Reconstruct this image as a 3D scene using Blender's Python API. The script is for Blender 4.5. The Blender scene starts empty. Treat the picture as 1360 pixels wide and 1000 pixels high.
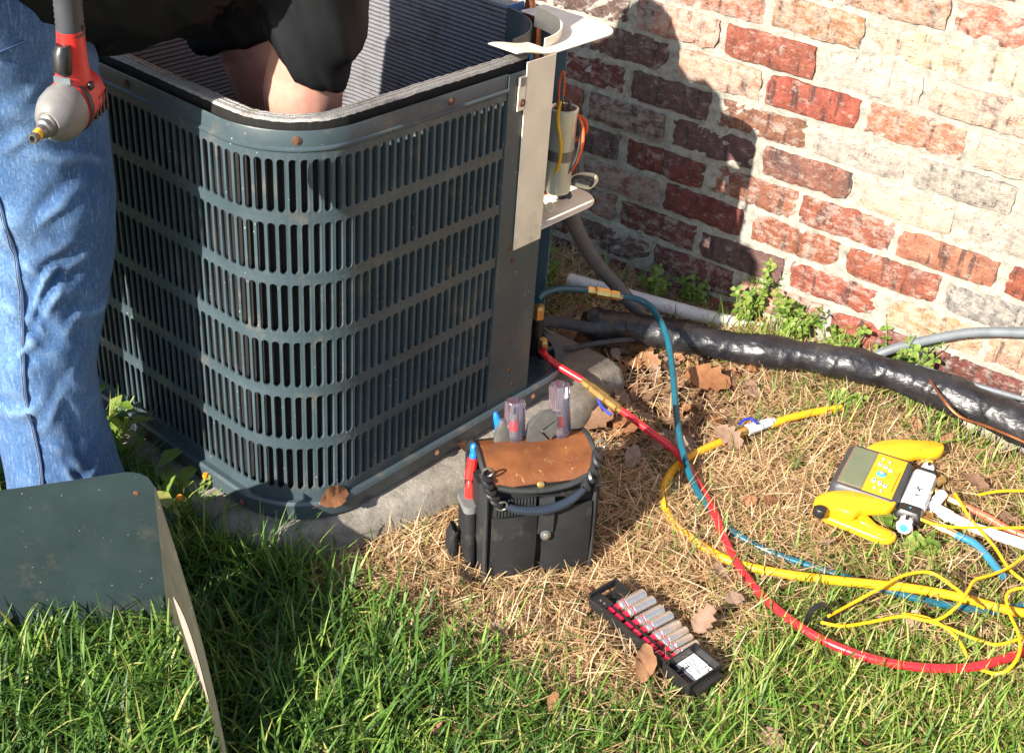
import bpy, math, random
import numpy as np
from mathutils import Vector, Matrix

random.seed(7); np.random.seed(7)
SC = bpy.context.scene
COL = SC.collection
V = Vector

# ------------------------------------------------------------------ camera, sky, sun
CAM = np.array([1.09322, -2.29346, 1.35517])
RT = np.array([0.80141775, 0.5942932, 0.067418])
UP = np.array([-0.36612424, 0.39832093, 0.84100742])
FW = np.array([-0.47295099, 0.69868164, -0.53680661])
FPX = 1694.6                                    # focal length measured on a 1360 pixel wide frame
cd = bpy.data.cameras.new("camera"); cam = bpy.data.objects.new("camera", cd); COL.objects.link(cam)
cam.matrix_world = Matrix(((RT[0], UP[0], -FW[0], CAM[0]), (RT[1], UP[1], -FW[1], CAM[1]), (RT[2], UP[2], -FW[2], CAM[2]), (0, 0, 0, 1)))
cd.sensor_width = 36; cd.lens = FPX / 1360 * 36; cd.clip_start = .02; cd.clip_end = 400
SC.camera = cam
SUN_TRAVEL = V((0.085, 1.0, -0.58)).normalized()
w = bpy.data.worlds.new("World"); SC.world = w; w.use_nodes = True
nt = w.node_tree; nt.nodes.clear()
sky = nt.nodes.new("ShaderNodeTexSky"); sky.sky_type = 'NISHITA'; sky.sun_disc = False
sky.sun_elevation = math.radians(30); sky.sun_rotation = math.radians(184.9)
bg = nt.nodes.new("ShaderNodeBackground"); bg.inputs[1].default_value = .09
wo = nt.nodes.new("ShaderNodeOutputWorld")
nt.links.new(sky.outputs[0], bg.inputs[0]); nt.links.new(bg.outputs[0], wo.inputs[0])
sl = bpy.data.lights.new("sun", 'SUN'); sl.energy = 5.0; sl.angle = math.radians(.5); sl.color = (1, .93, .82)
so = bpy.data.objects.new("sun", sl); COL.objects.link(so); so.rotation_euler = SUN_TRAVEL.to_track_quat('-Z', 'Y').to_euler()
so.location = (0, -3, 4)
vs = SC.view_settings; vs.view_transform = 'Standard'; vs.look = 'None'; vs.gamma = 1; vs.use_curve_mapping = False
vs.exposure = 1.45

# ------------------------------------------------------------------ measuring helpers
def ray(x, y): return (x - 680) / FPX * RT - (y - 500) / FPX * UP + FW
def at(x, y, z=0.):                              # point at height z seen at photo pixel x, y
    d = ray(x, y); return V(CAM + d * ((z - CAM[2]) / d[2]))
def aty(x, y, Y):                                # point on the vertical plane y = Y
    d = ray(x, y); return V(CAM + d * ((Y - CAM[1]) / d[1]))
def sstep(a, b, x):
    t = np.clip((x - a) / (b - a), 0, 1); return t * t * (3 - 2 * t)
def gz(x, y):                                    # height of the ground
    return -.10 * sstep(.30, .75, x) * sstep(-.17, -.02, y) + .006 * np.sin(x * 9 + 1) * np.sin(y * 11) - .004
def inpoly(px, py, poly):
    n = len(poly); r = np.zeros(np.shape(px), bool); j = n - 1
    for i in range(n):
        xi, yi = poly[i][0], poly[i][1]; xj, yj = poly[j][0], poly[j][1]
        c = ((yi > py) != (yj > py)) & (px < (xj - xi) * (py - yi) / (yj - yi + 1e-12) + xi)
        r ^= c; j = i
    return r

# ------------------------------------------------------------------ mesh builder
ORG = {}
class MB:
    def __init__(s, M=None): s.v = []; s.f = []; s.M = M
    def add(s, vs, fs):
        o = len(s.v)
        s.v += [(s.M @ V(p)) if s.M is not None else V(p) for p in vs]
        s.f += [tuple(i + o for i in f) for f in fs]
    def box(s, lo, hi, b=0.):
        (x0, y0, z0), (x1, y1, z1) = lo, hi
        if b <= 0:
            s.add([(x0, y0, z0), (x1, y0, z0), (x1, y1, z0), (x0, y1, z0), (x0, y0, z1), (x1, y0, z1), (x1, y1, z1), (x0, y1, z1)],
                  [(0, 3, 2, 1), (4, 5, 6, 7), (0, 1, 5, 4), (1, 2, 6, 5), (2, 3, 7, 6), (3, 0, 4, 7)]); return
        out = rrect(x0, y0, x1, y1, b, 3)
        ins = rrect(x0 + b * .5, y0 + b * .5, x1 - b * .5, y1 - b * .5, b * .6, 3)
        s.rings([[(x, y, z0) for x, y in ins], [(x, y, z0 + b * .5) for x, y in out], [(x, y, z1 - b * .5) for x, y in out], [(x, y, z1) for x, y in ins]])
    def rings(s, rs, closed=True, caps=True):
        n = len(rs[0]); vs = [p for r in rs for p in r]; fs = []
        for i in range(len(rs) - 1):
            for j in range(n if closed else n - 1):
                k = (j + 1) % n
                fs.append((i * n + j, i * n + k, (i + 1) * n + k, (i + 1) * n + j))
        if caps:
            fs.append(tuple(range(n - 1, -1, -1))); fs.append(tuple((len(rs) - 1) * n + j for j in range(n)))
        s.add(vs, fs)
    def tube(s, path, r, n=8, caps=True):
        path = [V(p) for p in path]; m = len(path)
        rr = r if hasattr(r, '__len__') else [r] * m
        t = (path[1] - path[0]).normalized()
        u = t.cross(V((0, 0, 1)));
        if u.length < .05: u = t.cross(V((0, 1, 0)))
        u.normalize(); rs = []
        for i in range(m):
            t = (path[min(i + 1, m - 1)] - path[max(i - 1, 0)])
            if t.length < 1e-9: t = V((0, 0, 1))
            t.normalize(); u = (u - t * u.dot(t)).normalized(); v = t.cross(u)
            rs.append([path[i] + (u * math.cos(a) + v * math.sin(a)) * rr[i] for a in [2 * math.pi * k / n for k in range(n)]])
        s.rings(rs, True, caps)
    def lathe(s, prof, n=16, A=None, ax=None):   # prof: (along, radius) about axis ax from A
        A = V(A or (0, 0, 0)); ax = V(ax or (0, 0, 1)).normalized()
        u = ax.cross(V((0, 0, 1)));
        if u.length < .05: u = ax.cross(V((0, 1, 0)))
        u.normalize(); v = ax.cross(u)
        s.rings([[A + ax * h + (u * math.cos(a) + v * math.sin(a)) * max(r, 1e-4) for a in [2 * math.pi * k / n for k in range(n)]] for h, r in prof])
    def prism(s, poly, z0, z1):
        n = len(poly)
        s.add([(p[0], p[1], z0) for p in poly] + [(p[0], p[1], z1) for p in poly],
              [tuple(range(n - 1, -1, -1)), tuple(range(n, 2 * n))] + [(i, (i + 1) % n, n + (i + 1) % n, n + i) for i in range(n)])
    def grid(s, fn, nu, nv):
        vs = [fn(i / nu, j / nv) for j in range(nv + 1) for i in range(nu + 1)]
        fs = [(j * (nu + 1) + i, j * (nu + 1) + i + 1, (j + 1) * (nu + 1) + i + 1, (j + 1) * (nu + 1) + i) for j in range(nv) for i in range(nu)]
        s.add(vs, fs)
    def sheet(s, fn, nu, nv, t):                 # a thin sheet with thickness: fn(u, v) -> point, normal
        a = []; b = []
        for j in range(nv + 1):
            for i in range(nu + 1):
                p, n = fn(i / nu, j / nv); p = V(p); n = V(n); a.append(p + n * t / 2); b.append(p - n * t / 2)
        N = len(a); W = nu + 1; fs = []
        for j in range(nv):
            for i in range(nu):
                q = (j * W + i, j * W + i + 1, (j + 1) * W + i + 1, (j + 1) * W + i); fs += [q, tuple(N + k for k in reversed(q))]
        rim = [i for i in range(W)] + [j * W + nu for j in range(1, nv + 1)] + [nv * W + i for i in range(nu - 1, -1, -1)] + [j * W for j in range(nv - 1, 0, -1)]
        for k in range(len(rim)):
            p, q = rim[k], rim[(k + 1) % len(rim)]; fs.append((q, p, N + p, N + q))
        s.add(a + b, fs)
    def build(s, name, m, parent=None, smooth=True, sharp=40, sub=0):
        o = V((0, 0, 0))
        if parent is not None: o = ORG[parent.name]
        me = bpy.data.meshes.new(name)
        me.from_pydata([tuple(p - o) for p in s.v], [], s.f); me.validate()
        ob = bpy.data.objects.new(name, me); COL.objects.link(ob)
        me.materials.append(m)
        if smooth: smooth_mesh(me, sharp)
        if parent is not None: ob.parent = parent
        ORG[ob.name] = o.copy()
        if sub:
            md = ob.modifiers.new("smooth", 'SUBSURF'); md.levels = sub; md.render_levels = sub
        return ob

def smooth_mesh(me, sharp=40):
    me.polygons.foreach_set("use_smooth", np.ones(len(me.polygons), bool))
    if sharp < 180: me.set_sharp_from_angle(angle=math.radians(sharp))

def rrect(x0, y0, x1, y1, r, n=4):
    out = []
    for cx, cy, a0 in ((x1 - r, y0 + r, -90), (x1 - r, y1 - r, 0), (x0 + r, y1 - r, 90), (x0 + r, y0 + r, 180)):
        for i in range(n + 1):
            a = math.radians(a0 + 90 * i / n); out.append((cx + r * math.cos(a), cy + r * math.sin(a)))
    return out
def crom(pts, k=8):                              # Catmull-Rom
    P = [V(p) for p in pts]; P = [P[0] * 2 - P[1]] + P + [P[-1] * 2 - P[-2]]; out = []
    for i in range(1, len(P) - 2):
        a, b, c, d = P[i - 1:i + 3]
        for j in range(k):
            t = j / k
            out.append(.5 * ((2 * b) + (c - a) * t + (2 * a - 5 * b + 4 * c - d) * t * t + (3 * b - a - 3 * c + d) * t ** 3))
    out.append(P[-2]); return out
def frame(o, x, y=None, z=None):                 # local frame matrix with origin o
    x = V(x).normalized(); z = V(z or (0, 0, 1)); y = z.cross(x).normalized(); z = x.cross(y)
    return Matrix(((x.x, y.x, z.x, o[0]), (x.y, y.y, z.y, o[1]), (x.z, y.z, z.z, o[2]), (0, 0, 0, 1)))

def thing(name, label, cat, loc=(0, 0, 0), group=None):
    o = bpy.data.objects.new(name, None); COL.objects.link(o); o.location = loc; o.empty_display_size = .05
    ORG[o.name] = V(loc); return tag(o, label, cat, group)
def tag(o, label, cat=None, group=None, kind=None):
    o['label'] = label
    if cat: o['category'] = cat
    if group: o['group'] = group
    if kind: o['kind'] = kind
    return o

# ------------------------------------------------------------------ materials
def newmat(name):
    m = bpy.data.materials.new(name); m.use_nodes = True; n = m.node_tree; b = n.nodes["Principled BSDF"]; return m, n, b
def N(n, t, **k):
    d = n.nodes.new("ShaderNode" + t)
    for a, v in k.items():
        if a.startswith("i_"):
            key = a[2:].replace("_", " ")
            d.inputs[int(key) if key.isdigit() else key].default_value = v
        else: setattr(d, a, v)
    return d
def noise(n, scale, detail=4, rough=.6, vec=None, stretch=None):
    t = N(n, "TexNoise", i_Scale=scale, i_Detail=detail, i_Roughness=rough)
    src = vec or N(n, "NewGeometry").outputs["Position"]
    if stretch:
        mp = N(n, "Mapping"); mp.inputs["Scale"].default_value = stretch; n.links.new(src, mp.inputs[0]); src = mp.outputs[0]
    n.links.new(src, t.inputs["Vector"]); return t.outputs[0]
def ramp(n, fac, stops):
    r = N(n, "ValToRGB"); e = r.color_ramp.elements
    while len(e) < len(stops): e.new(.5)
    for i, (p, c) in enumerate(stops):
        e[i].position = p; e[i].color = (c, c, c, 1) if not hasattr(c, '__len__') else (*c[:3], 1)
    n.links.new(fac, r.inputs[0]); return r.outputs[0]
def mix(n, fac, a, b, blend='MIX'):
    x = N(n, "Mix", data_type='RGBA', blend_type=blend)
    for s, v in ((x.inputs[0], fac), (x.inputs[6], a), (x.inputs[7], b)):
        if isinstance(v, (int, float)): s.default_value = v
        elif isinstance(v, tuple): s.default_value = (*v[:3], 1)
        else: n.links.new(v, s)
    return x.outputs[2]
def bump(n, b, h, strength=.3, dist=.002):
    d = N(n, "Bump", i_Strength=strength, i_Distance=dist); n.links.new(h, d.inputs["Height"]); n.links.new(d.outputs[0], b.inputs["Normal"]); return d
def mat(name, c, rough=.5, metal=0., var=.15, vs=30, bs=0., bd=.001, bscale=200, spec=.5, dirt=None, coat=0., rvar=.0):
    m, n, b = newmat(name)
    lo = tuple(x * (1 - var) for x in c); hi = tuple(min(1, x * (1 + var)) for x in c)
    col = ramp(n, noise(n, vs), [(.3, lo), (.7, hi)])
    if dirt: col = mix(n, ramp(n, noise(n, dirt[1], 6, .7), [(dirt[2], 0.), (dirt[2] + .12, dirt[3])]), col, dirt[0])
    n.links.new(col, b.inputs["Base Color"]); b.inputs["Roughness"].default_value = rough; b.inputs["Metallic"].default_value = metal
    b.inputs["Specular IOR Level"].default_value = spec; b.inputs["Coat Weight"].default_value = coat
    if rvar: n.links.new(ramp(n, noise(n, 60, 5), [(.3, rough - rvar), (.7, rough + rvar)]), b.inputs["Roughness"])
    if bs: bump(n, b, noise(n, bscale), bs, bd)
    return m

def mat_brick():
    m, n, b = newmat("old_brick"); oi = N(n, "ObjectInfo")
    pos = N(n, "NewGeometry").outputs["Position"]
    c = mix(n, ramp(n, noise(n, 30, 8, .75), [(.35, 0.), (.65, 1.)]), mix(n, 1., oi.outputs["Color"], (.55, .52, .54), 'MULTIPLY'), mix(n, 1., oi.outputs["Color"], (1.25, 1.2, 1.15), 'MULTIPLY'))
    st = noise(n, 1, 5, .6, pos, (70, 70, 9))                 # upright rug-face scratches
    c = mix(n, ramp(n, st, [(.38, .8), (.46, 0.)]), c, (.05, .036, .034))
    blot = noise(n, 7, 3, .5)
    c = mix(n, ramp(n, blot, [(.56, 0.), (.68, .55)]), c, (.075, .06, .06))
    sm = N(n, "Math", operation='MULTIPLY_ADD'); n.links.new(oi.outputs["Alpha"], sm.inputs[0]); sm.inputs[1].default_value = .32
    n.links.new(noise(n, 34, 9, .78, pos, (1, 1, 1.7)), sm.inputs[2])
    c = mix(n, ramp(n, sm.outputs[0], [(.58, 0.), (.66, .35), (.74, .5), (.9, .8)]), c, (.55, .48, .41))
    pits = N(n, "TexVoronoi", i_Scale=170.); n.links.new(pos, pits.inputs["Vector"])
    pr = ramp(n, pits.outputs["Distance"], [(.10, 1.), (.22, 0.)])
    pm = N(n, "Math", operation='MULTIPLY'); n.links.new(pr, pm.inputs[0]); n.links.new(ramp(n, noise(n, 40, 2), [(.5, 0.), (.6, .7)]), pm.inputs[1])
    c = mix(n, pm.outputs[0], c, (.05, .035, .03))
    n.links.new(c, b.inputs["Base Color"]); b.inputs["Roughness"].default_value = .88; b.inputs["Specular IOR Level"].default_value = .25
    h = N(n, "Math", operation='MULTIPLY_ADD'); n.links.new(noise(n, 130, 8, .75), h.inputs[0]); h.inputs[1].default_value = 1.
    n.links.new(st, h.inputs[2])
    h2 = N(n, "Math", operation='SUBTRACT'); n.links.new(h.outputs[0], h2.inputs[0]); n.links.new(pm.outputs[0], h2.inputs[1])
    bump(n, b, h2.outputs[0], 1., .007); return m
def mat_mortar():
    m, n, b = newmat("rough_mortar")
    c = ramp(n, noise(n, 60, 8, .75), [(.3, (.20, .185, .155)), (.5, (.40, .37, .31)), (.72, (.56, .52, .44))])
    c = mix(n, ramp(n, noise(n, 5, 4), [(.45, 0.), (.7, .5)]), c, (.33, .33, .31))
    n.links.new(c, b.inputs["Base Color"]); b.inputs["Roughness"].default_value = .95; b.inputs["Specular IOR Level"].default_value = .1
    bump(n, b, noise(n, 170, 9, .8), 1., .006); return m
def mat_paint(name, c, rough=.38, speck=.5, dirt=.35, spec=.5):
    m, n, b = newmat(name); pos = N(n, "NewGeometry").outputs["Position"]
    col = ramp(n, noise(n, 9, 5), [(.3, tuple(x * .82 for x in c)), (.7, tuple(x * 1.15 for x in c))])
    col = mix(n, ramp(n, noise(n, 14, 7, .7), [(.56, 0.), (.72, dirt)]), col, (.22, .17, .115))
    sp = N(n, "TexVoronoi", i_Scale=95.); n.links.new(pos, sp.inputs["Vector"])
    sf = N(n, "Math", operation='MULTIPLY'); n.links.new(ramp(n, sp.outputs["Distance"], [(.07, 1.), (.13, 0.)]), sf.inputs[0])
    n.links.new(ramp(n, noise(n, 25, 3), [(.5, 0.), (.62, speck)]), sf.inputs[1])
    col = mix(n, sf.outputs[0], col, (.55, .53, .47))
    n.links.new(col, b.inputs["Base Color"]); b.inputs["Specular IOR Level"].default_value = spec
    n.links.new(ramp(n, noise(n, 30, 5), [(.3, rough - .08), (.7, rough + .14)]), b.inputs["Roughness"])
    bump(n, b, noise(n, 35, 3), .12, .002); return m
def mat_denim():
    m, n, b = newmat("faded_denim"); pos = N(n, "NewGeometry").outputs["Position"]
    c = ramp(n, noise(n, 7, 6, .6, pos, (1.6, 1.6, .7)), [(.28, (.035, .085, .20)), (.5, (.065, .145, .30)), (.74, (.15, .26, .43))])
    c = mix(n, ramp(n, noise(n, 1, 4, .7, pos, (500, 500, 90)), [(.35, .45), (.62, 0.)]), c, (.03, .075, .2))
    c = mix(n, ramp(n, noise(n, 240, 4, .75), [(.42, .45), (.52, 0.)]), c, (.02, .05, .13)); c = mix(n, ramp(n, noise(n, 1, 5, .7, pos, (320, 320, 45)), [(.54, 0.), (.66, .4)]), c, (.30, .42, .58))
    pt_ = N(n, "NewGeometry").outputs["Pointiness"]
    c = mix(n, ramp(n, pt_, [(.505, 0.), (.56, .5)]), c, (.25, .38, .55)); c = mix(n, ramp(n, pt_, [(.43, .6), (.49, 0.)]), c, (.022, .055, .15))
    n.links.new(c, b.inputs["Base Color"]); b.inputs["Roughness"].default_value = .9; b.inputs["Specular IOR Level"].default_value = .15
    b.inputs["Sheen Weight"].default_value = .15
    bump(n, b, noise(n, 1, 3, .6, pos, (900, 900, 500)), .35, .001); return m
def mat_blade(name, stops, trans=.35, rough=.5):
    m, n, b = newmat(name); a = N(n, "Attribute", attribute_name="tone")
    c = ramp(n, a.outputs["Fac"], stops); n.links.new(c, b.inputs["Base Color"]); b.inputs["Roughness"].default_value = rough
    b.inputs["Specular IOR Level"].default_value = .35
    tr = N(n, "BsdfTranslucent"); n.links.new(mix(n, 1., c, (1.2, 1.15, .6), 'MULTIPLY'), tr.inputs[0])
    ms = N(n, "MixShader", i_0=trans); n.links.new(b.outputs[0], ms.inputs[1]); n.links.new(tr.outputs[0], ms.inputs[2])
    n.links.new(ms.outputs[0], n.nodes["Material Output"].inputs[0]); return m
def mat_leaf(name, a, bcol, trans=.2):
    m, n, b = newmat(name); oi = N(n, "ObjectInfo")
    c = mix(n, oi.outputs["Random"], a, bcol)
    c = mix(n, ramp(n, noise(n, 70, 5), [(.4, 0.), (.7, .5)]), c, tuple(x * .45 for x in a))
    n.links.new(c, b.inputs["Base Color"]); b.inputs["Roughness"].default_value = .6
    tr = N(n, "BsdfTranslucent"); n.links.new(c, tr.inputs[0]); ms = N(n, "MixShader", i_0=trans)
    n.links.new(b.outputs[0], ms.inputs[1]); n.links.new(tr.outputs[0], ms.inputs[2]); n.links.new(ms.outputs[0], n.nodes["Material Output"].inputs[0])
    bump(n, b, noise(n, 120, 3), .4, .002); return m
def mat_soil():
    m, n, b = newmat("soil_and_thatch"); pos = N(n, "NewGeometry").outputs["Position"]
    c = ramp(n, noise(n, 34, 8, .7), [(.3, (.035, .024, .015)), (.5, (.095, .066, .038)), (.7, (.2, .145, .085))])
    c = mix(n, ramp(n, noise(n, 1, 4, .6, pos, (140, 30, 30)), [(.55, 0.), (.65, .5)]), c, (.26, .2, .11))
    n.links.new(c, b.inputs["Base Color"]); b.inputs["Roughness"].default_value = .95; b.inputs["Specular IOR Level"].default_value = .1
    bump(n, b, noise(n, 90, 8, .7), .9, .01); return m
def mat_coil(name, a, c2, metal=.0, rough=.45, fin=1800.):
    m, n, b = newmat(name); pos = N(n, "NewGeometry").outputs["Position"]
    f = noise(n, 1, 2, .5, pos, (fin, fin, 6))
    c = ramp(n, f, [(.35, a), (.62, c2)]); c = mix(n, ramp(n, noise(n, 22, 5, .7), [(.52, 0.), (.66, .6 if a[0] > .01 else .12)]), c, (.07, .045, .025))
    n.links.new(c, b.inputs["Base Color"]); b.inputs["Roughness"].default_value = rough; b.inputs["Metallic"].default_value = metal
    bump(n, b, f, .6, .002); return m
def mat_leather():
    m, n, b = newmat("scuffed_tan_leather"); pos = N(n, "NewGeometry").outputs["Position"]
    c = ramp(n, noise(n, 18, 5), [(.3, (.095, .032, .011)), (.7, (.225, .08, .025))])
    c = mix(n, ramp(n, noise(n, 9, 6, .6), [(.6, 0.), (.72, .6)]), c, (.10, .06, .045))
    f = N(n, "Math", operation='MULTIPLY'); n.links.new(ramp(n, noise(n, 55, 1, .4, pos, (1, 1.6, .8)), [(.488, 0.), (.5, 1.), (.512, 0.)]), f.inputs[0]); n.links.new(ramp(n, noise(n, 42, 3), [(.54, 0.), (.62, .6)]), f.inputs[1])
    c = mix(n, f.outputs[0], c, (.62, .38, .17))
    n.links.new(c, b.inputs["Base Color"]); b.inputs["Roughness"].default_value = .4; bump(n, b, noise(n, 200, 6), .25, .001); return m
def mat_shirt():
    return mat("black_cloth", (.0055, .006, .0075), .6, var=.3, vs=12, bs=.25, bscale=900, spec=.22)
def mat_skin():
    m, n, b = newmat("skin"); c = ramp(n, noise(n, 30, 4), [(.3, (.40, .19, .145)), (.7, (.52, .28, .21))])
    n.links.new(c, b.inputs["Base Color"]); b.inputs["Roughness"].default_value = .5
    b.inputs["Subsurface Weight"].default_value = .15; b.inputs["Subsurface Radius"].default_value = (.01, .004, .002)
    bump(n, b, noise(n, 250, 5), .2, .001); return m
def mat_concrete(name, c=(.4, .375, .33)):
    m, n, b = newmat(name)
    k = ramp(n, noise(n, 45, 8, .75), [(.3, tuple(x * .5 for x in c)), (.55, c), (.75, tuple(x * 1.25 for x in c))])
    k = mix(n, ramp(n, noise(n, 7, 5), [(.45, 0.), (.65, .6)]), k, (.13, .105, .08))
    n.links.new(k, b.inputs["Base Color"]); b.inputs["Roughness"].default_value = .92; b.inputs["Specular IOR Level"].default_value = .2
    bump(n, b, noise(n, 150, 8, .75), .7, .004); return m
def mat_tape():
    m, n, b = newmat("black_vinyl_tape"); pos = N(n, "NewGeometry").outputs["Position"]
    n.links.new(ramp(n, noise(n, 18, 5), [(.35, (.006, .006, .008)), (.6, (.018, .018, .021)), (.8, (.06, .055, .05))]), b.inputs["Base Color"])
    b.inputs["Roughness"].default_value = .36; b.inputs["Specular IOR Level"].default_value = .5
    h = noise(n, 1, 4, .55, pos, (60, 110, 110)); bump(n, b, h, .35, .006); return m
def mat_clear():
    m, n, b = newmat("clear_acetate"); b.inputs["Base Color"].default_value = (.72, .69, .92, 1); b.inputs["Roughness"].default_value = .04
    b.inputs["Transmission Weight"].default_value = .96; b.inputs["IOR"].default_value = 1.47; return m

BRICK = mat_brick(); MORTAR = mat_mortar(); DENIM = mat_denim(); SHIRT = mat_shirt(); SKIN = mat_skin(); TAPE = mat_tape(); CLEAR = mat_clear(); LEATHER = mat_leather()
SOIL = mat_soil(); PAD = mat_concrete("pad_concrete", (.27, .245, .21))
TEAL = mat_paint("grey_teal_enamel", (.045, .066, .077), .36, .7, .42)
TEALIN = mat_paint("blue_grey_interior", (.12, .2, .25), .5, .3, .3)
COVER = mat_paint("dark_green_enamel", (.021, .034, .037), .33, .3, .16)
CREAM = mat_paint("bare_galvanised", (.86, .75, .58), .42, .3, .35)
WHITE = mat_paint("pale_plate", (.68, .66, .6), .4, .1, .15)
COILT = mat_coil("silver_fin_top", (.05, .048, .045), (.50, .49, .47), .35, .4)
COILO = mat_coil("shaded_fin_side", (.0015, .0014, .0012), (.007, .006, .005), .0, .8)  # slot shade put into the colour: outer fins near-black though sun reaches them
COILI = mat_coil("fin_inside", (.07, .07, .08), (.20, .20, .22), .2, .55)
BRASS = mat("brass", (.72, .46, .16), .28, .9, .2, 60, .1); STEEL = mat("chrome_steel", (.8, .77, .71), .27, .9, .1, 40)
DSTEEL = mat("dark_tool_steel", (.21, .205, .2), .42, .7, .25, 40, .15); COPPER = mat("copper", (.5, .19, .09), .35, .9, .3, 50)
RUST = mat("rusty_screw", (.11, .05, .028), .8, .2, .35, 200, .3); BLACK = mat("black_plastic", (.013, .013, .014), .38, 0, .2, 40, .15)
RUBBER = mat("grey_foam", (.05, .05, .054), .8, 0, .25, 40, .2); FABRIC = mat("black_nylon", (.012, .012, .013), .75, 0, .3, 25, .5, .001, 700, .35, ((.09, .08, .065), 18, .58, .35))
TRIM = mat("black_binding", (.02, .021, .022), .6, 0, .3, 60, .5, .001, 900); GREYF = mat("grey_pocket_trim", (.12, .13, .125), .8, 0, .2, 40, .4, .001, 800)
RED = mat("red_plastic", (.62, .025, .02), .32, 0, .12, 40); REDCLIP = mat("crimson_plastic", (.60, .008, .045), .4, 0, .12, 40)
REDH = mat("red_hose", (.56, .022, .03), .3, 0, .15, 30, .1, .001, 300, .5, ((.3, .02, .02), 30, .6, .5))
YELH = mat("yellow_hose", (.70, .345, .010), .38, 0, .12, 25, .1, .001, 300, .5, ((.3, .19, .03), 40, .6, .6))
TEALH = mat("teal_hose", (.008, .085, .125), .3, 0, .2, 25, .1, .001, 300, .5, ((.04, .06, .07), 30, .6, .5))
YEL = mat("yellow_plastic", (.80, .40, .012), .38, 0, .08, 30); ORANGEP = mat("amber_plastic", (.85, .36, .01), .4, 0, .08, 30)
DGREY = mat("charcoal_plastic", (.045, .048, .055), .5, 0, .2, 30, .15, .001, 500); LGREY = mat("light_grey_plastic", (.5, .51, .53), .42, 0, .08, 30)
KEYW = mat("white_key", (.78, .78, .75), .5, 0, .05); KEYB = mat("blue_key", (.05, .42, .66), .4, 0, .05); LCD = mat("lcd_glass", (.15, .19, .12), .12, 0, .12, 20)
INK = mat("black_ink", (.015, .015, .015), .6, 0, .05); BLUEP = mat("blue_plastic", (.01, .16, .62), .35, 0, .1); BLUEV = mat("navy_lever", (.015, .03, .32), .35, 0, .1)
WHITEP = mat("white_plastic", (.78, .77, .73), .4, 0, .05, 30); PVC = mat("white_pvc", (.66, .63, .56), .5, 0, .15, 20, .1, .001, 200, .5, ((.25, .19, .12), 30, .55, .6))
CONDUIT = mat("grey_conduit", (.10, .10, .108), .55, 0, .2, 30, .2); CONDUIT2 = mat("pale_grey_conduit", (.12, .135, .15), .55, 0, .2, 30, .2)
ORANGEW = mat("orange_wire", (.75, .10, .015), .4, 0, .1); YELW = mat("yellow_wire", (.76, .39, .01), .4, 0, .08); CREAMW = mat("cream_wire", (.7, .6, .4), .5, 0, .1); BLKW = mat("black_wire", (.02, .017, .02), .45, 0, .1)
SILVER = mat("capacitor_can", (.62, .66, .58), .34, .55, .12, 20); DRILLG = mat("grey_gear_case", (.20, .19, .18), .4, .15, .25, 25, .15)
PAPER = mat("paper_label", (.75, .74, .72), .7, 0, .06); SHOE = mat("grey_shoe_cloth", (.33, .35, .4), .85, 0, .15, 40, .4); SOLE = mat("white_rubber_sole", (.6, .6, .58), .7, 0, .1)
HAIR = mat("brown_hair", (.05, .03, .018), .6, 0, .3, 80, .6); THREAD = mat("amber_thread", (.45, .2, .05), .8, 0, .1); SEAM2 = mat("pale_stitching", (.16, .2, .27), .8, 0, .2); SEAM = mat("dark_seam", (.022, .052, .13), .9, 0, .2)
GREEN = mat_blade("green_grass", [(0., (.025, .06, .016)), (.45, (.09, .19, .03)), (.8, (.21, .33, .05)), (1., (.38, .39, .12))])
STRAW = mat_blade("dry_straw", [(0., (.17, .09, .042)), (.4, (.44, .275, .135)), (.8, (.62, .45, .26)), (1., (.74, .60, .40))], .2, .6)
CLOVER = mat_blade("clover_green", [(0., (.07, .14, .02)), (.5, (.17, .27, .045)), (1., (.36, .37, .11))], .4, .45)
LEAFM = mat_leaf("dead_leaf", (.21, .115, .065), (.38, .26, .19))
LEAFO = mat_leaf("rust_leaf", (.29, .12, .05), (.33, .17, .085))
BITS = mat_blade("litter_brown", [(0., (.09, .045, .025)), (.5, (.25, .13, .07)), (1., (.43, .28, .18))], .15, .7)
ORP = mat("orange_petal", (.8, .28, .01), .6, 0, .1)

# ------------------------------------------------------------------ the setting: ground
def ground():
    n = 150; xs = np.linspace(-1.6, 2.2, n); ys = np.linspace(-2.6, .5, n)
    xs = np.concatenate([[-40, -12, -4], xs, [4, 12, 40]]); ys = np.concatenate([[-40, -12, -4], ys, [4, 12, 40]])
    X, Y = np.meshgrid(xs, ys); Z = gz(X, Y); Z[(np.abs(X) > 3) | (np.abs(Y) > 3)] = -.005
    W = len(xs); vs = np.stack([X, Y, Z], -1).reshape(-1, 3)
    fs = [(j * W + i, j * W + i + 1, (j + 1) * W + i + 1, (j + 1) * W + i) for j in range(len(ys) - 1) for i in range(W - 1)]
    b = MB(); b.add(vs, fs); o = b.build("ground", SOIL, None, True, 180)
    o['kind'] = 'structure'; o['label'] = "bare brown soil and thatch under the lawn"
ground()

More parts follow.
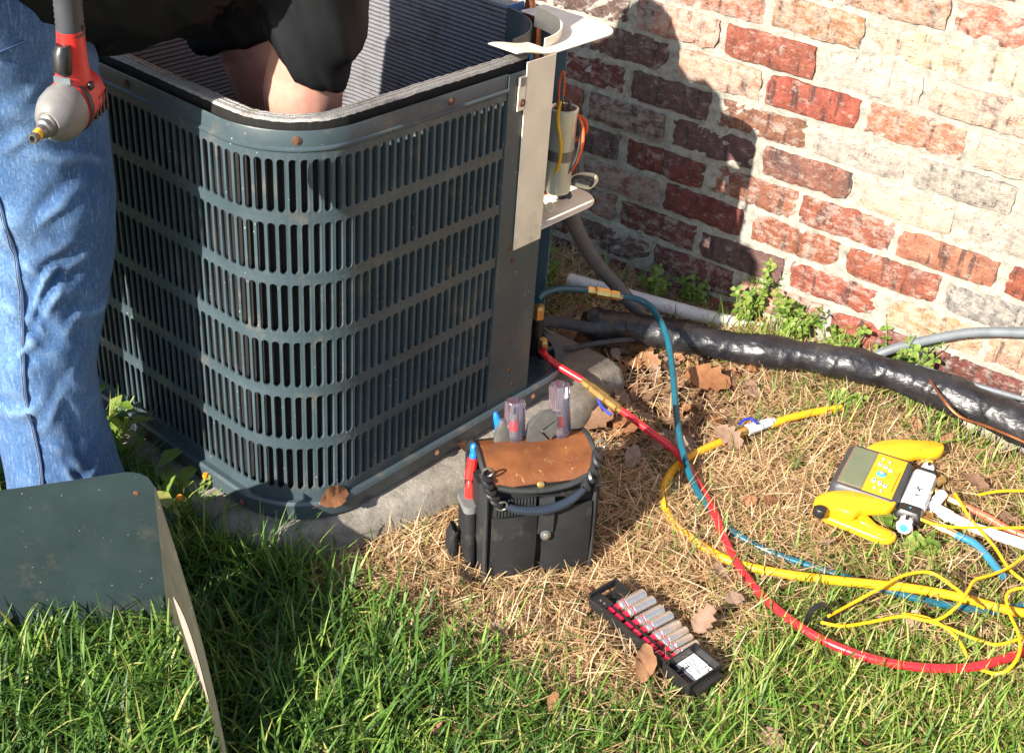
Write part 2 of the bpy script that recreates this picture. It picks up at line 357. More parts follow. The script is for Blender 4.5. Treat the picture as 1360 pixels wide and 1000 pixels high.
# ------------------------------------------------------------------ brick wall
def brick_wall():
    P = .2112; C = .07425; BL = P - .018; BH = C - .0140
    root = thing("brick_wall", "old red brick wall with thick sandy mortar joints and pale lime smears", "wall", (0, 0, -.15))
    rng = random.Random(3)
    b = MB()
    def mf(u, v):
        x = -1.1 + u * 2.6; z = -.3 + v * 1.5
        return (x, .0048 + .0030 * (math.sin(x * 61 + 3 * math.sin(z * 47)) * math.sin(z * 83 + 2 * math.sin(x * 29))) + rng.uniform(-.002, .002), z)
    b.grid(mf, 300, 180)
    b.build("mortar", MORTAR, root, True, 180)
    bk = MB(); bk.box((-3.2, .006, -.3), (-1.1, .11, 2.4)); bk.box((1.5, .006, -.3), (3.2, .11, 2.4)); bk.box((-1.1, .006, 1.2), (1.5, .11, 2.4)); bk.box((-1.1, .03, -.3), (1.5, .11, 1.2))
    bk.build("mortar_backing", MORTAR, root, False)
    # brick variants: front face a rough grid, chipped at the corners
    vars_ = []
    for k in range(14):
        m = MB(); nx, nz = 17, 6; r2 = random.Random(50 + k)
        ph = [r2.uniform(0, 6) for _ in range(6)]; cut = [r2.choice((0, .001, .002, .006)) * r2.uniform(.5, 1.2) for _ in range(4)]
        def edge(u, v):
            x = (u - .5) * BL; z = (v - .5) * BH
            ex = .0013 * math.sin(v * 7 + ph[0]) + r2.uniform(-.0019, .0019); ez = .0009 * math.sin(u * 11 + ph[1]) + r2.uniform(-.0015, .0015)
            cx = 0; cz = 0
            for (cu, cv), q in zip(((0, 0), (1, 0), (0, 1), (1, 1)), cut):
                d = max(0, 1 - math.hypot((u - cu) * 3.5, (v - cv) * 1.6) * 1.6); cx += (1 if cu == 0 else -1) * d * q; cz += (1 if cv == 0 else -1) * d * q * .7
            return x + ex * (2 * abs(u - .5)) ** 3 * (1) + cx, z + ez * (2 * abs(v - .5)) ** 3 + cz
        G = [[None] * (nx + 1) for _ in range(nz + 1)]
        for j in range(nz + 1):
            for i in range(nx + 1):
                u = i / nx; v = j / nz; x, z = edge(u, v)
                e = max(abs(u - .5) * 2, abs(v - .5) * 2); y = .0035 * max(0, (e - .8) / .2) ** 2 * r2.uniform(.4, 1.3) + r2.uniform(-.0009, .0009) + .0012 * math.sin(u * 9 + ph[2]) * math.sin(v * 5 + ph[3])
                G[j][i] = (x, y, z)
        vsx = [p for row in G for p in row]; W = nx + 1
        fs = [(j * W + i, j * W + i + 1, (j + 1) * W + i + 1, (j + 1) * W + i) for j in range(nz) for i in range(nx)]
        rim = [i for i in range(W)] + [j * W + nx for j in range(1, nz + 1)] + [nz * W + i for i in range(nx - 1, -1, -1)] + [j * W for j in range(nz - 1, 0, -1)]
        n0 = len(vsx); vsx += [(vsx[i][0], .05, vsx[i][2]) for i in rim]
        fs += [(rim[(k2 + 1) % len(rim)], rim[k2], n0 + k2, n0 + (k2 + 1) % len(rim)) for k2 in range(len(rim))]
        m.add(vsx, fs)
        me = bpy.data.meshes.new("brick"); me.from_pydata([tuple(p) for p in m.v], [], m.f); me.validate(); me.materials.append(BRICK); smooth_mesh(me, 40); vars_.append(me)
    off = {-7: .535, -6: .045, -5: .544, -4: .02, -3: .514, -2: -.012, -1: .449, 0: -.06, 1: .36, 2: .0, 3: .5}
    RD = (.28, .085, .055); OR = (.36, .165, .10); MR = (.17, .055, .045); DK = (.145, .085, .075); BR = (.24, .105, .07); SA = (.44, .23, .14); TA = (.42, .28, .18); GR = (.23, .205, .19); PA = (.44, .35, .28)  # brick tones; paler right-hand ones also carry the wall's bleached glare in their colour
    named = {(0, 0): (RD, .18), (0, 1): (PA, .6), (0, 2): (TA, .55), (0, -1): (SA, .5), (-1, 0): (RD, .12), (-1, 1): (OR, .35), (-1, -1): (SA, .55), (-1, 2): (TA, .7), (-2, 0): (BR, .25), (-2, 1): (GR, .65), (-2, 2): (GR, .5), (-2, -1): (DK, .15),
             (-3, -1): (DK, .1), (-3, 0): (BR, .2), (-3, 1): (SA, .85), (-3, 2): (GR, .7), (-4, -1): (MR, .2), (-4, 0): (BR, .3), (-4, 1): (RD, .35), (-4, 2): (OR, .15), (-4, 3): (RD, .1), (-5, -1): (MR, .1), (-5, 0): (RD, .35), (-5, 1): (RD, .25), (-5, 2): (GR, .4),
             (-6, -2): (BR, .5), (-6, -1): (MR, .3), (-6, 0): (DK, .1), (-6, 1): (RD, .3), (-6, 2): (SA, .5), (-7, -1): (MR, .3), (-7, 0): (SA, .3), (-7, 1): (RD, .2), (-7, -2): (DK, .3), (1, -1): (OR, .4), (1, 0): (OR, .45), (1, 1): (TA, .6), (1, 2): (PA, .55), (2, 0): (OR, .5), (2, 1): (OR, .5), (2, 2): (OR, .4), (-1, -2): (DK, .2), (0, -2): (DK, .2), (-5, -2): (BR, .55), (-4, -2): (DK, .2)}
    pal = [RD, RD, OR, MR, DK, BR, SA, TA, GR, BR]
    for k in range(-10, 4):
        for n in range(-5, 7):
            x = (n + off.get(k, .0 if k % 2 == 0 else .5)) * P + (BL / 2); z = (k + 8.3) * C - BH / 2
            if x < -1.0 or x > 1.42 or z > 1.05: continue
            o = bpy.data.objects.new("brick", rng.choice(vars_)); COL.objects.link(o); o.parent = root
            o.location = (x + rng.uniform(-.004, .004), rng.uniform(-.0035, .003), z + .15 + rng.uniform(-.0025, .0025)); o.rotation_euler = (rng.uniform(-.012, .012), rng.uniform(-.014, .014), rng.uniform(-.01, .01))
            o.scale = (rng.uniform(.965, 1.025) * rng.choice((1, 1)), 1, rng.uniform(.95, 1.05))
            c, a = named.get((k, n), (None, 0))
            if c is None: c = rng.choice(pal[2:7] if n < 0 else pal); a = rng.uniform(.1, .45)
            o.color = (*[q * rng.uniform(.9, 1.1) for q in c], a)
    far = MB()
    for k in range(-10, 23):
        for n in range(-16, 16):
            x = (n + (.0 if k % 2 == 0 else .5)) * P + BL / 2; z = (k + 8.3) * C - BH / 2
            if (-1.0 <= x <= 1.42 and z <= 1.05) or abs(x) > 3.1: continue
            far.box((x - BL / 2, -.002, z - BH / 2), (x + BL / 2, .05, z + BH / 2))
    f = far.build("brickwork", BRICK, root, False); f['kind'] = 'stuff'; f.color = (*BR, .25)
brick_wall()

# ------------------------------------------------------------------ the condensing unit
UO = V((-.012, -1.218, 0)); DR = V((.0777805, .99697, 0)); DL = V((-.99697, .0777805, 0))
def U(s, t, z): return UO + DR * s + DL * t + V((0, 0, z))
SZ = .72
def perim(off, s0, t1, step=.008, r=.13):
    """plan path of the cabinet, offset inwards by off: right face from s0, front corner, front face, left corner, left side, back corner, back face to t1"""
    a = off; b = SZ - off; rr = max(.02, r - off); pts = []
    def seg(p, q): 
        d = math.hypot(q[0] - p[0], q[1] - p[1]); n = max(1, int(d / step))
        for i in range(n): pts.append((p[0] + (q[0] - p[0]) * i / n, p[1] + (q[1] - p[1]) * i / n))
    def arc(cx, cy, a0, a1):
        n = max(3, int(abs(a1 - a0) * rr / step))
        for i in range(n):
            t = a0 + (a1 - a0) * i / n; pts.append((cx + rr * math.cos(t), cy + rr * math.sin(t)))
    h = math.pi / 2
    seg((s0, a), (a + rr, a)); arc(a + rr, a + rr, -h, -2 * h)
    seg((a, a + rr), (a, b - rr)); arc(a + rr, b - rr, 2 * h, h)
    seg((a + rr, b), (b - rr, b)); arc(b - rr, b - rr, h, 0)
    seg((b, b - rr), (b, t1)); pts.append((b, t1)); return pts
def resample(pts, k):
    P = [V((p[0], p[1])) for p in pts]; L = [0]
    for i in range(1, len(P)): L.append(L[-1] + (P[i] - P[i - 1]).length)
    out = []; j = 0
    for i in range(k + 1):
        d = L[-1] * i / k
        while j < len(L) - 2 and L[j + 1] < d: j += 1
        f = (d - L[j]) / max(1e-9, L[j + 1] - L[j]); out.append(P[j].lerp(P[j + 1], min(1, f)))
    return out, L[-1]

BLUEPL = mat_paint("blue_end_plate", (.10, .21, .42), .45, .1, .1)
def condenser():
    root = thing("condenser_unit", "opened grey teal air conditioner condenser with louvred sides and its fan lid taken off", "air conditioner", U(.36, .36, .06))
    full, L = resample(perim(0, .4375, .2), 2000)
    def pt(d):                                    # position + outward normal at arc length d
        f = min(max(d / L, 0), 1) * 2000; i = min(int(f), 1999); p = full[i].lerp(full[i + 1], f - i)
        a = full[max(0, i - 3)]; b = full[min(2000, i + 4)]; t = (b - a).normalized(); n = V((t.y, -t.x)); 
        return p, -n if (p - V((.36, .36))).dot(n) < 0 else n
    # louvre sheet with real slots
    pit = .0158; cols = int(L / pit); pit = L / cols; RW = [.592 - .0942 * i for i in range(6)]; SH = .0785; sw = .0048
    m = MB(); vs = []; fs = []; TH = .0042
    def put(d, z, dep):
        p, n = pt(d); q = p - n * dep; vs.append(U(q.x, q.y, z)); return len(vs) - 1
    na = 4
    for ci in range(cols):
        d0 = ci * pit; dc = d0 + pit / 2; d1 = d0 + pit
        for ri, zb in enumerate(RW):
            zlo = zb - (.0942 - SH) / 2; zhi = zb + SH + (.0942 - SH) / 2
            ring = []
            for k in range(na + 1): t = math.pi * k / na; ring.append((dc + sw * math.cos(t), zb + SH - sw + sw * math.sin(t)))
            for k in range(na + 1): t = math.pi + math.pi * k / na; ring.append((dc + sw * math.cos(t), zb + sw + sw * math.sin(t)))
            outer = []
            for k in range(na + 1): outer.append((d1 - pit * k / na, zhi))
            for k in range(na + 1): outer.append((d0 + pit * k / na, zlo))
            nn = len(ring)
            io = [put(d, z, 0) for d, z in outer]; im = [put(d, z, -.0004) for d, z in [(dc + (d - dc) * 1.18, z) for d, z in ring]]; ir = [put(d, z, .0022) for d, z in ring]; ii = [put(dc + (d - dc) * (1.05 if d > dc else .62), z, .0030 if d > dc - .35 * sw else .0085) for d, z in ring]
            for A, B in ((io, im), (im, ir), (ir, ii)):
                for k in range(nn): fs.append((A[k], A[(k + 1) % nn], B[(k + 1) % nn], B[k]))
    m.add(vs, fs)
    # plain bands above and below the slots, with a rolled bead
    def band(mb, prof, a, b, n):
        mb.grid(lambda u, v: (lambda p, nn, q: U(p.x - nn.x * q[1], p.y - nn.y * q[1], q[0]))(*pt(a + (b - a) * u), prof[int(round(v * (len(prof) - 1)))]), n, len(prof) - 1)
    ztop = RW[0] + SH + (.0942 - SH) / 2; zbot = RW[5] - (.0942 - SH) / 2
    band(m, [(ztop, 0), (.680, 0), (.6825, -.0022), (.685, -.0022), (.6875, .0012), (.708, .0012), (.710, .0022), (.708, .004), (.685, .005)], 0, L, 260)
    band(m, [(.098, .001), (.104, 0), (zbot, 0)], 0, L, 260)
    pan = m.build("louvre_panel", TEAL, root, True, 35)
    # coil just inside
    ci_, Lc = resample(perim(.016, .50, .21, r=.125), 360); co_, _ = resample(perim(.040, .50, .21, r=.125), 360)
    def strip(name, mt, fn, nv):
        b = MB(); b.grid(fn, 360, nv); return b.build(name, mt, root, True, 30)
    def ip(u): return ci_[int(round(u * 360))]
    def op(u): return co_[int(round(u * 360))]
    jr = random.Random(5); jit = [jr.uniform(-.0007, .0007) for _ in range(361)]
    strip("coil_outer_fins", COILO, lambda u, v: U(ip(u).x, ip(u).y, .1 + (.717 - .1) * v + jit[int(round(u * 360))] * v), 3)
    prof = [(0, .717), (.10, .7205), (.3, .722), (.36, .7175), (.42, .722), (.62, .7215), (.68, .717), (.74, .7215), (.92, .7205), (1, .716)]
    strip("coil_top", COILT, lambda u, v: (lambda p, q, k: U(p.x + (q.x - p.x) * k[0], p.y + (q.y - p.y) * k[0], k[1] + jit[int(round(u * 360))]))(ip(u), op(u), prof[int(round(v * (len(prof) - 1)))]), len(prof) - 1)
    NR = 150
    def inn(u, v):
        k = int(round(v * NR)); p, q = ip(u), op(u); e = (q - p).normalized() * (.0028 if k % 2 else 0); return U(q.x + e.x, q.y + e.y, .1 + .616 * v)
    strip("coil_inner_fins", COILI, inn, NR)
    # end plates of the coil
    for (s, t), (s2, t2) in (((.505, .012), (.505, .052)), ((SZ - .012, .205), (SZ - .055, .205))):
        b = MB(frame(U(s, t, .1), U(s2, t2, 0) - U(s, t, 0))); b.box((0, -.002, 0), (.038, .002, .623)); b.build("coil_end_plate", BLUEPL, root, False)
    # base pan: rim all round and floor
    ring = [(.0, 0)]
    def closed(off, r):
        return [(p[0], p[1]) for p in rrect(off, off, SZ - off, SZ - off, r, 12)]
    o1 = closed(-.013, .143); o2 = closed(-.010, .14); o3 = closed(.004, .13); o4 = closed(-.006, .136)
    b = MB(); b.rings([[U(x, y, .066) for x, y in o4], [U(x, y, .07) for x, y in o2], [U(x, y, .0985) for x, y in o1], [U(x, y, .1035) for x, y in o2], [U(x, y, .102) for x, y in o3], [U(x, y, .09) for x, y in o3]])
    b.build("base_pan", TEAL, root, True, 35)
    for s, t, z in ((-.012, .11, .084), (.3, -.0125, .088), (.55, -.0125, .088), (-.0125, .36, .084), (.62, -.0125, .086)):
        b = MB(); n = DR * (-1) if t > .05 else DL * (-1); b.lathe([(0, .006), (.002, .006), (.0045, .0035), (.006, .003)], 8, U(s, t, z), n); b.build("pan_screw", RUST, root)
    # screws on the top band
    for d in (.125, .3975, .72):
        p, n = pt(d); nn = DR * n.x + DL * n.y; b = MB(); b.lathe([(-.0005, .0065), (.0004, .006), (.0008, .0036), (.0022, .003)], 10, U(p.x, p.y, .697), nn); b.build("rim_screw", RUST, root)
    # right hand corner post: dark below, bare galvanised above
    b = MB()
    def wallstrip(mb, s0, s1, z0, z1, off, th=.0016):
        mb.sheet(lambda u, v: (U(s0 + (s1 - s0) * u, -off, z0 + (z1 - z0) * v), -DL), 4, 4, th)
    wallstrip(b, .436, .543, .103, .425, .0012); wallstrip(b, .436, .474, .4251, .709, .0012); post = b.build("corner_post", TEAL, root, False)
    for s, z in ((.475, .385), (.49, .165), (.468, .41), (.5, .13)):
        q = MB(); q.lathe([(0, .0055), (.001, .005), (.0012, .002)], 10, U(s, -.0022, z), -DL); q.build("post_screw", RUST, post)
    b = MB(); wallstrip(b, .4725, .541, .405, .722, .0042); wallstrip(b, .456, .474, .648, .70, .0042)
    b.sheet(lambda u, v: (U(.448 + .093 * u, -.004 + .06 * v, .7235 + .0168 * (1 - sstep(0, 1, u)) * 1.0), (0, 0, 1)), 6, 3, .0016)
    sp = b.build("service_panel_strip", CREAM, root, False)
    q = MB(); q.lathe([(0, .0065), (.0015, .006), (.002, .003), (.004, .0025)], 12, U(.466, -.0055, .66), -DL); q.build("panel_screw", RUST, sp)
    q = MB(frame(U(.455, -.0062, .688), DR)); q.box((0, -.002, 0), (.013, .003, .014)); q.build("clip_nut", COILT, sp, False)
    # service corner: top plate, lower plate, curved lip, partition
    def plate(z, inner):
        pol = [(.541, -.004)] + [(SZ - .05 + .05 * math.sin(a), -.004 + .05 - .05 * math.cos(a)) for a in [math.pi / 2 * i / 8 for i in range(9)]] + inner
        return [U(x, y, 0) for x, y in pol], z
    arc = [(.541 + .118 * math.sin(a), .166 - .118 * math.cos(a) - .028) for a in [math.pi / 2 * i / 10 for i in range(10, -1, -1)]]
    b = MB(); pol, z = plate(.722, [(SZ, .17), (.66, .17)] + arc); b.prism(pol, z, z + .0016); b.build("top_plate", WHITE, root, False)
    b = MB(); b.sheet(lambda u, v: (lambda a: (U(.541 + .118 * math.sin(a), .138 - .118 * math.cos(a), .705 + .034 * v), DR * math.sin(a) * -1 + DL * math.cos(a)))(math.pi / 2 * u), 14, 1, .0018); b.build("curved_lip", CREAM, root, True, 50)
    b = MB(); pol, z = plate(.42, [(SZ, .17), (.541, .17)]); b.prism(pol, z, z + .0016); lp = b.build("lower_plate", CREAM, root, False)
    b = MB(); b.sheet(lambda u, v: (lambda a: (U(.541 + .125 * math.sin(a), .205 - .12 * math.cos(a), .1 + .62 * v), DR * math.sin(a) * -1 + DL * math.cos(a)))(math.pi / 2 * u), 10, 1, .0016); b.build("partition", TEAL, root, True, 50)
    b = MB(); b.sheet(lambda u, v: (U(SZ, .11 + .1 * u, .1 + .62 * v), DR), 1, 1, .0016); b.build("rear_post", TEALIN, root, False)
    # compressor and copper pipes inside
    b = MB(); b.lathe([(.07, .085), (.1, .092), (.28, .092), (.33, .075), (.355, .03), (.358, .001)], 24, U(.38, .38, 0)); b.build("compressor", BLACK, root)
    for pts in ([(.695, .185, .1), (.695, .185, .69), (.69, .165, .70), (.685, .15, .66), (.685, .15, .2)], [(.675, .16, .1), (.675, .16, .7)], [(.70, .205, .3), (.70, .205, .64), (.70, .19, .66)]):
        b = MB(); b.tube(crom([U(*p) for p in pts], 8), .0065 if len(pts) > 2 else .004, 8); b.build("copper_pipe", COPPER, root)
    # capacitor and wires
    cp = MB(); cx = U(.628, .036, 0); cp.lathe([(.452, .0215), (.455, .023), (.594, .023), (.597, .0245), (.601, .0245), (.602, .0215), (.6, .019)], 24, cx); cap = cp.build("capacitor", SILVER, root)
    b = MB(); b.lathe([(.5985, .021), (.6005, .021), (.6012, .001)], 20, cx); b.build("capacitor_top", RUST, cap)
    b = MB()
    for i in range(5):
        a = i * 1.3; q = cx + V((.011 * math.cos(a), .011 * math.sin(a), .6)); b.box((q.x - .0025, q.y - .001, q.z), (q.x + .0025, q.y + .001, q.z + .012))
    b.build("terminal", DSTEEL, cap, False)
    b = MB(); b.lathe([(.512, .0238), (.53, .0238)], 24, cx); b.build("clamp_band", DSTEEL, cap)
    def wire(mt, pts, r=.003):
        b = MB(); b.tube(crom(pts, 8), r, 7); b.build("wire", mt, root)
    W3 = lambda x, y, Y: aty(x, y, Y)
    Y0 = -.61
    wire(ORANGEW, [W3(742, 140, Y0), W3(743, 112, Y0), W3(747, 95, Y0), W3(750, 105, Y0), W3(748, 128, Y0)], .0016)
    wire(YELW, [W3(744, 135, Y0), W3(741, 160, Y0 - .005), W3(745, 195, Y0 - .005), W3(740, 225, Y0), W3(722, 252, Y0 + .01)])
    wire(ORANGEW, [W3(765, 150, -.565), W3(774, 170, -.565), W3(770, 205, -.575), W3(745, 245, -.59), W3(722, 258, -.6)])
    wire(BLKW, [W3(764, 152, -.57), W3(770, 172, -.57), W3(766, 208, -.58), W3(744, 243, -.6), W3(721, 257, -.61)], .0024)
    wire(ORANGEW, [W3(766, 152, -.55), W3(778, 162, -.55), W3(778, 175, -.55), W3(770, 184, -.55), W3(760, 187, -.55)])
    wire(CREAMW, [W3(755, 240, -.55), W3(770, 232, -.53), W3(788, 233, -.52), W3(792, 240, -.52), W3(782, 249, -.53), W3(764, 245, -.54)], .0034)
    wire(BLKW, [W3(752, 245, -.55), W3(768, 235, -.54), W3(786, 240, -.53), W3(784, 248, -.53)], .003)
    wire(CREAMW, [W3(720, 268, -.63), W3(728, 280, -.63), W3(735, 277, -.62), W3(732, 270, -.62), W3(724, 274, -.63)], .0022)
    b = MB(); b.tube([U(.665, .052, .405), U(.665, .052, .46)], .0075, 10); b.build("cable_gland", BLKW, root)
    b = MB(); b.box((0, 0, 0), (.001, .001, .001))
    # service valves
    for s, t, h, r in ((.648, .068, .205, .0115), (.648, .05, .14, .0095)):
        b = MB(); b.lathe([(.1 if h < .2 else .1, r), (h - .035, r), (h - .034, r * .8), (h - .025, r * .8)], 12, U(s, t, 0)); vb = b.build("service_valve", BLACK, root)
        b = MB(); b.lathe([(h - .026, r * 1.15), (h - .006, r * 1.15), (h - .003, r * .9), (h, r * .85)], 6, U(s, t, 0)); b.build("valve_cap", BRASS, vb, True, 25)
    return root
condenser()

def pad():
    b = MB(); out = [(.09, -.46), (.115, -.62), (.088, -.90), (.012, -1.13), (-.036, -1.215), (-.09, -1.250), (-.2, -1.262), (-.5, -1.26), (-.82, -1.22), (-.84, -.9), (-.82, -.42), (-.4, -.4), (.05, -.42)]
    P = crom([(x, y, 0) for x, y in out] + [(out[0][0], out[0][1], 0)], 5)[:-1]; r = random.Random(2)
    P = [V((p.x + r.uniform(-.004, .004), p.y + r.uniform(-.004, .004), 0)) for p in P]; c = V((-.35, -.82, 0))
    def ringz(k, z, j): return [(c.x + (p.x - c.x) * k + r.uniform(-j, j), c.y + (p.y - c.y) * k + r.uniform(-j, j), z + r.uniform(-j, j)) for p in P]
    b.rings([ringz(1.03, -.06, 0), ringz(1.012, .03, .002), ringz(.995, .055, .002), ringz(.975, .064, .0012)])
    tag(b.build("concrete_pad", PAD, None, True, 60), "weathered concrete pad under the condenser with a chipped rounded edge", "pad")
pad()

# ------------------------------------------------------------------ removed corner cover in the foreground
def cover():
    A = V((-.402, -1.758, 0)); d = V((.71505, .69907, 0)); n = V((.69907, -.71505, 0))
    root = thing("metal_cover", "dark green sheet metal corner cover standing bent open in the grass", "metal cover", tuple(A))
    Lm = .4725; H = .292; R = .045
    lean = -.05
    def P(s, z): return A + d * s + n * (lean * z) + V((0, 0, z - .015))
    # outline with rounded top corner
    m = MB(); vs = []; cols = 40
    def top(s): 
        q = s - (Lm - R); zz = H + .028 * (s - .25) / .22 * 1.0
        return zz - .02 if q <= 0 else zz - .02 - R * .8 + math.sqrt(max(0, R * R - q * q)) * .8
    def fn(u, v):
        s = Lm * (u ** .8 if u < 1 else 1); return P(s, top(s) * v) + n * .008 * math.sin(u * 3) * v, n
    m.sheet(fn, cols, 12, .0016); m.build("front_sheet", COVER, root, True, 60)
    # return flange running towards the viewer
    e0 = P(Lm, 0); dir2 = V((.878, -.478, 0)); n2 = V((.478, .878, 0))
    m = MB()
    def fl(u, v):
        q = .40 * u; zt = .225 * (1 - u) ** 1.0 + .055
        return e0 + V((.002, -.002, 0)) + dir2 * q + n2 * (.010 * math.sin(u * 3.1)) + V((0, 0, zt * v)), n2
    m.sheet(fl, 20, 5, .0016); f = m.build("side_flange", mat_paint("olive_brown_enamel", (.035, .032, .022), .45, .5, .25), root, True, 60)
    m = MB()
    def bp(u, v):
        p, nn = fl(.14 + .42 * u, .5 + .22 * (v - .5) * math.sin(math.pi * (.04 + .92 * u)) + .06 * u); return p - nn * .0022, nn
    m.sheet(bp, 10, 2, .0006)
    m.build("painted_sun_patch", mat("pinkish_sun_tone", (.34, .27, .235), .5, .1, .1), f, False)  # sunlit sliver on the flange, put in as a pale pinkish strip
    for s, z in ((.31, .268), (.445, .26)):
        m = MB(); m.lathe([(0, .004), (.0008, .0035), (.001, .001)], 10, P(s, z) + n * .0032, n); m.build("screw_hole", LGREY if s < .4 else RUST, root)
cover()

# ------------------------------------------------------------------ the person
def remeshed(mb, vox, it, name, mt, parent, fn=None, warp=None):
    me = bpy.data.meshes.new("tmp"); me.from_pydata([tuple(p) for p in mb.v], [], mb.f); ob = bpy.data.objects.new("tmp", me); COL.objects.link(ob)
    r = ob.modifiers.new("r", 'REMESH'); r.mode = 'VOXEL'; r.voxel_size = vox
    s = ob.modifiers.new("s", 'SMOOTH'); s.iterations = it; s.factor = .5
    dg = bpy.context.evaluated_depsgraph_get(); dg.update()
    m2 = bpy.data.meshes.new_from_object(ob.evaluated_get(dg)); bpy.data.objects.remove(ob)
    k = len(m2.vertices); co = np.empty(k * 3); m2.vertices.foreach_get("co", co); co = co.reshape(-1, 3)
    if fn is not None:
        nr = np.empty(k * 3); m2.vertex_normals.foreach_get("vector", nr); nr = nr.reshape(-1, 3); co = co + nr * fn(co)[:, None]
    if warp is not None: co = warp(co)
    o = ORG[parent.name] if parent is not None else V((0, 0, 0)); co = co - np.array(o)
    m2.vertices.foreach_set("co", co.ravel()); m2.update(); m2.name = name; m2.materials.clear(); m2.materials.append(mt); smooth_mesh(m2, 180)
    ob = bpy.data.objects.new(name, m2); COL.objects.link(ob); ORG[ob.name] = V(o)
    if parent is not None: ob.parent = parent
    return ob
def limb(mb, pts, n=16):                          # pts: (x, y, z, rx[, ry])
    P = [V(p[:3]) for p in pts]; rs = []
    for i, p in enumerate(pts):
        t = (P[min(i + 1, len(P) - 1)] - P[max(i - 1, 0)]).normalized(); u = V((1, 0, 0)); u = (u - t * u.dot(t)).normalized(); v = t.cross(u)
        a, b = p[3], p[4] if len(p) > 4 else p[3]
        rs.append([P[i] + u * a * math.cos(q) + v * b * math.sin(q) for q in [2 * math.pi * k / n for k in range(n)]])
    mb.rings(rs)
def ball(mb, c, r, n=12):
    c = V(c); r = V(r) if hasattr(r, '__len__') else V((r, r, r))
    mb.rings([[c + V((r.x * math.sin(a) * math.cos(b), r.y * math.sin(a) * math.sin(b), r.z * math.cos(a))) for b in [2 * math.pi * k / n for k in range(n)]] for a in [math.pi * (.06 + .88 * i / 8) for i in range(9)]])

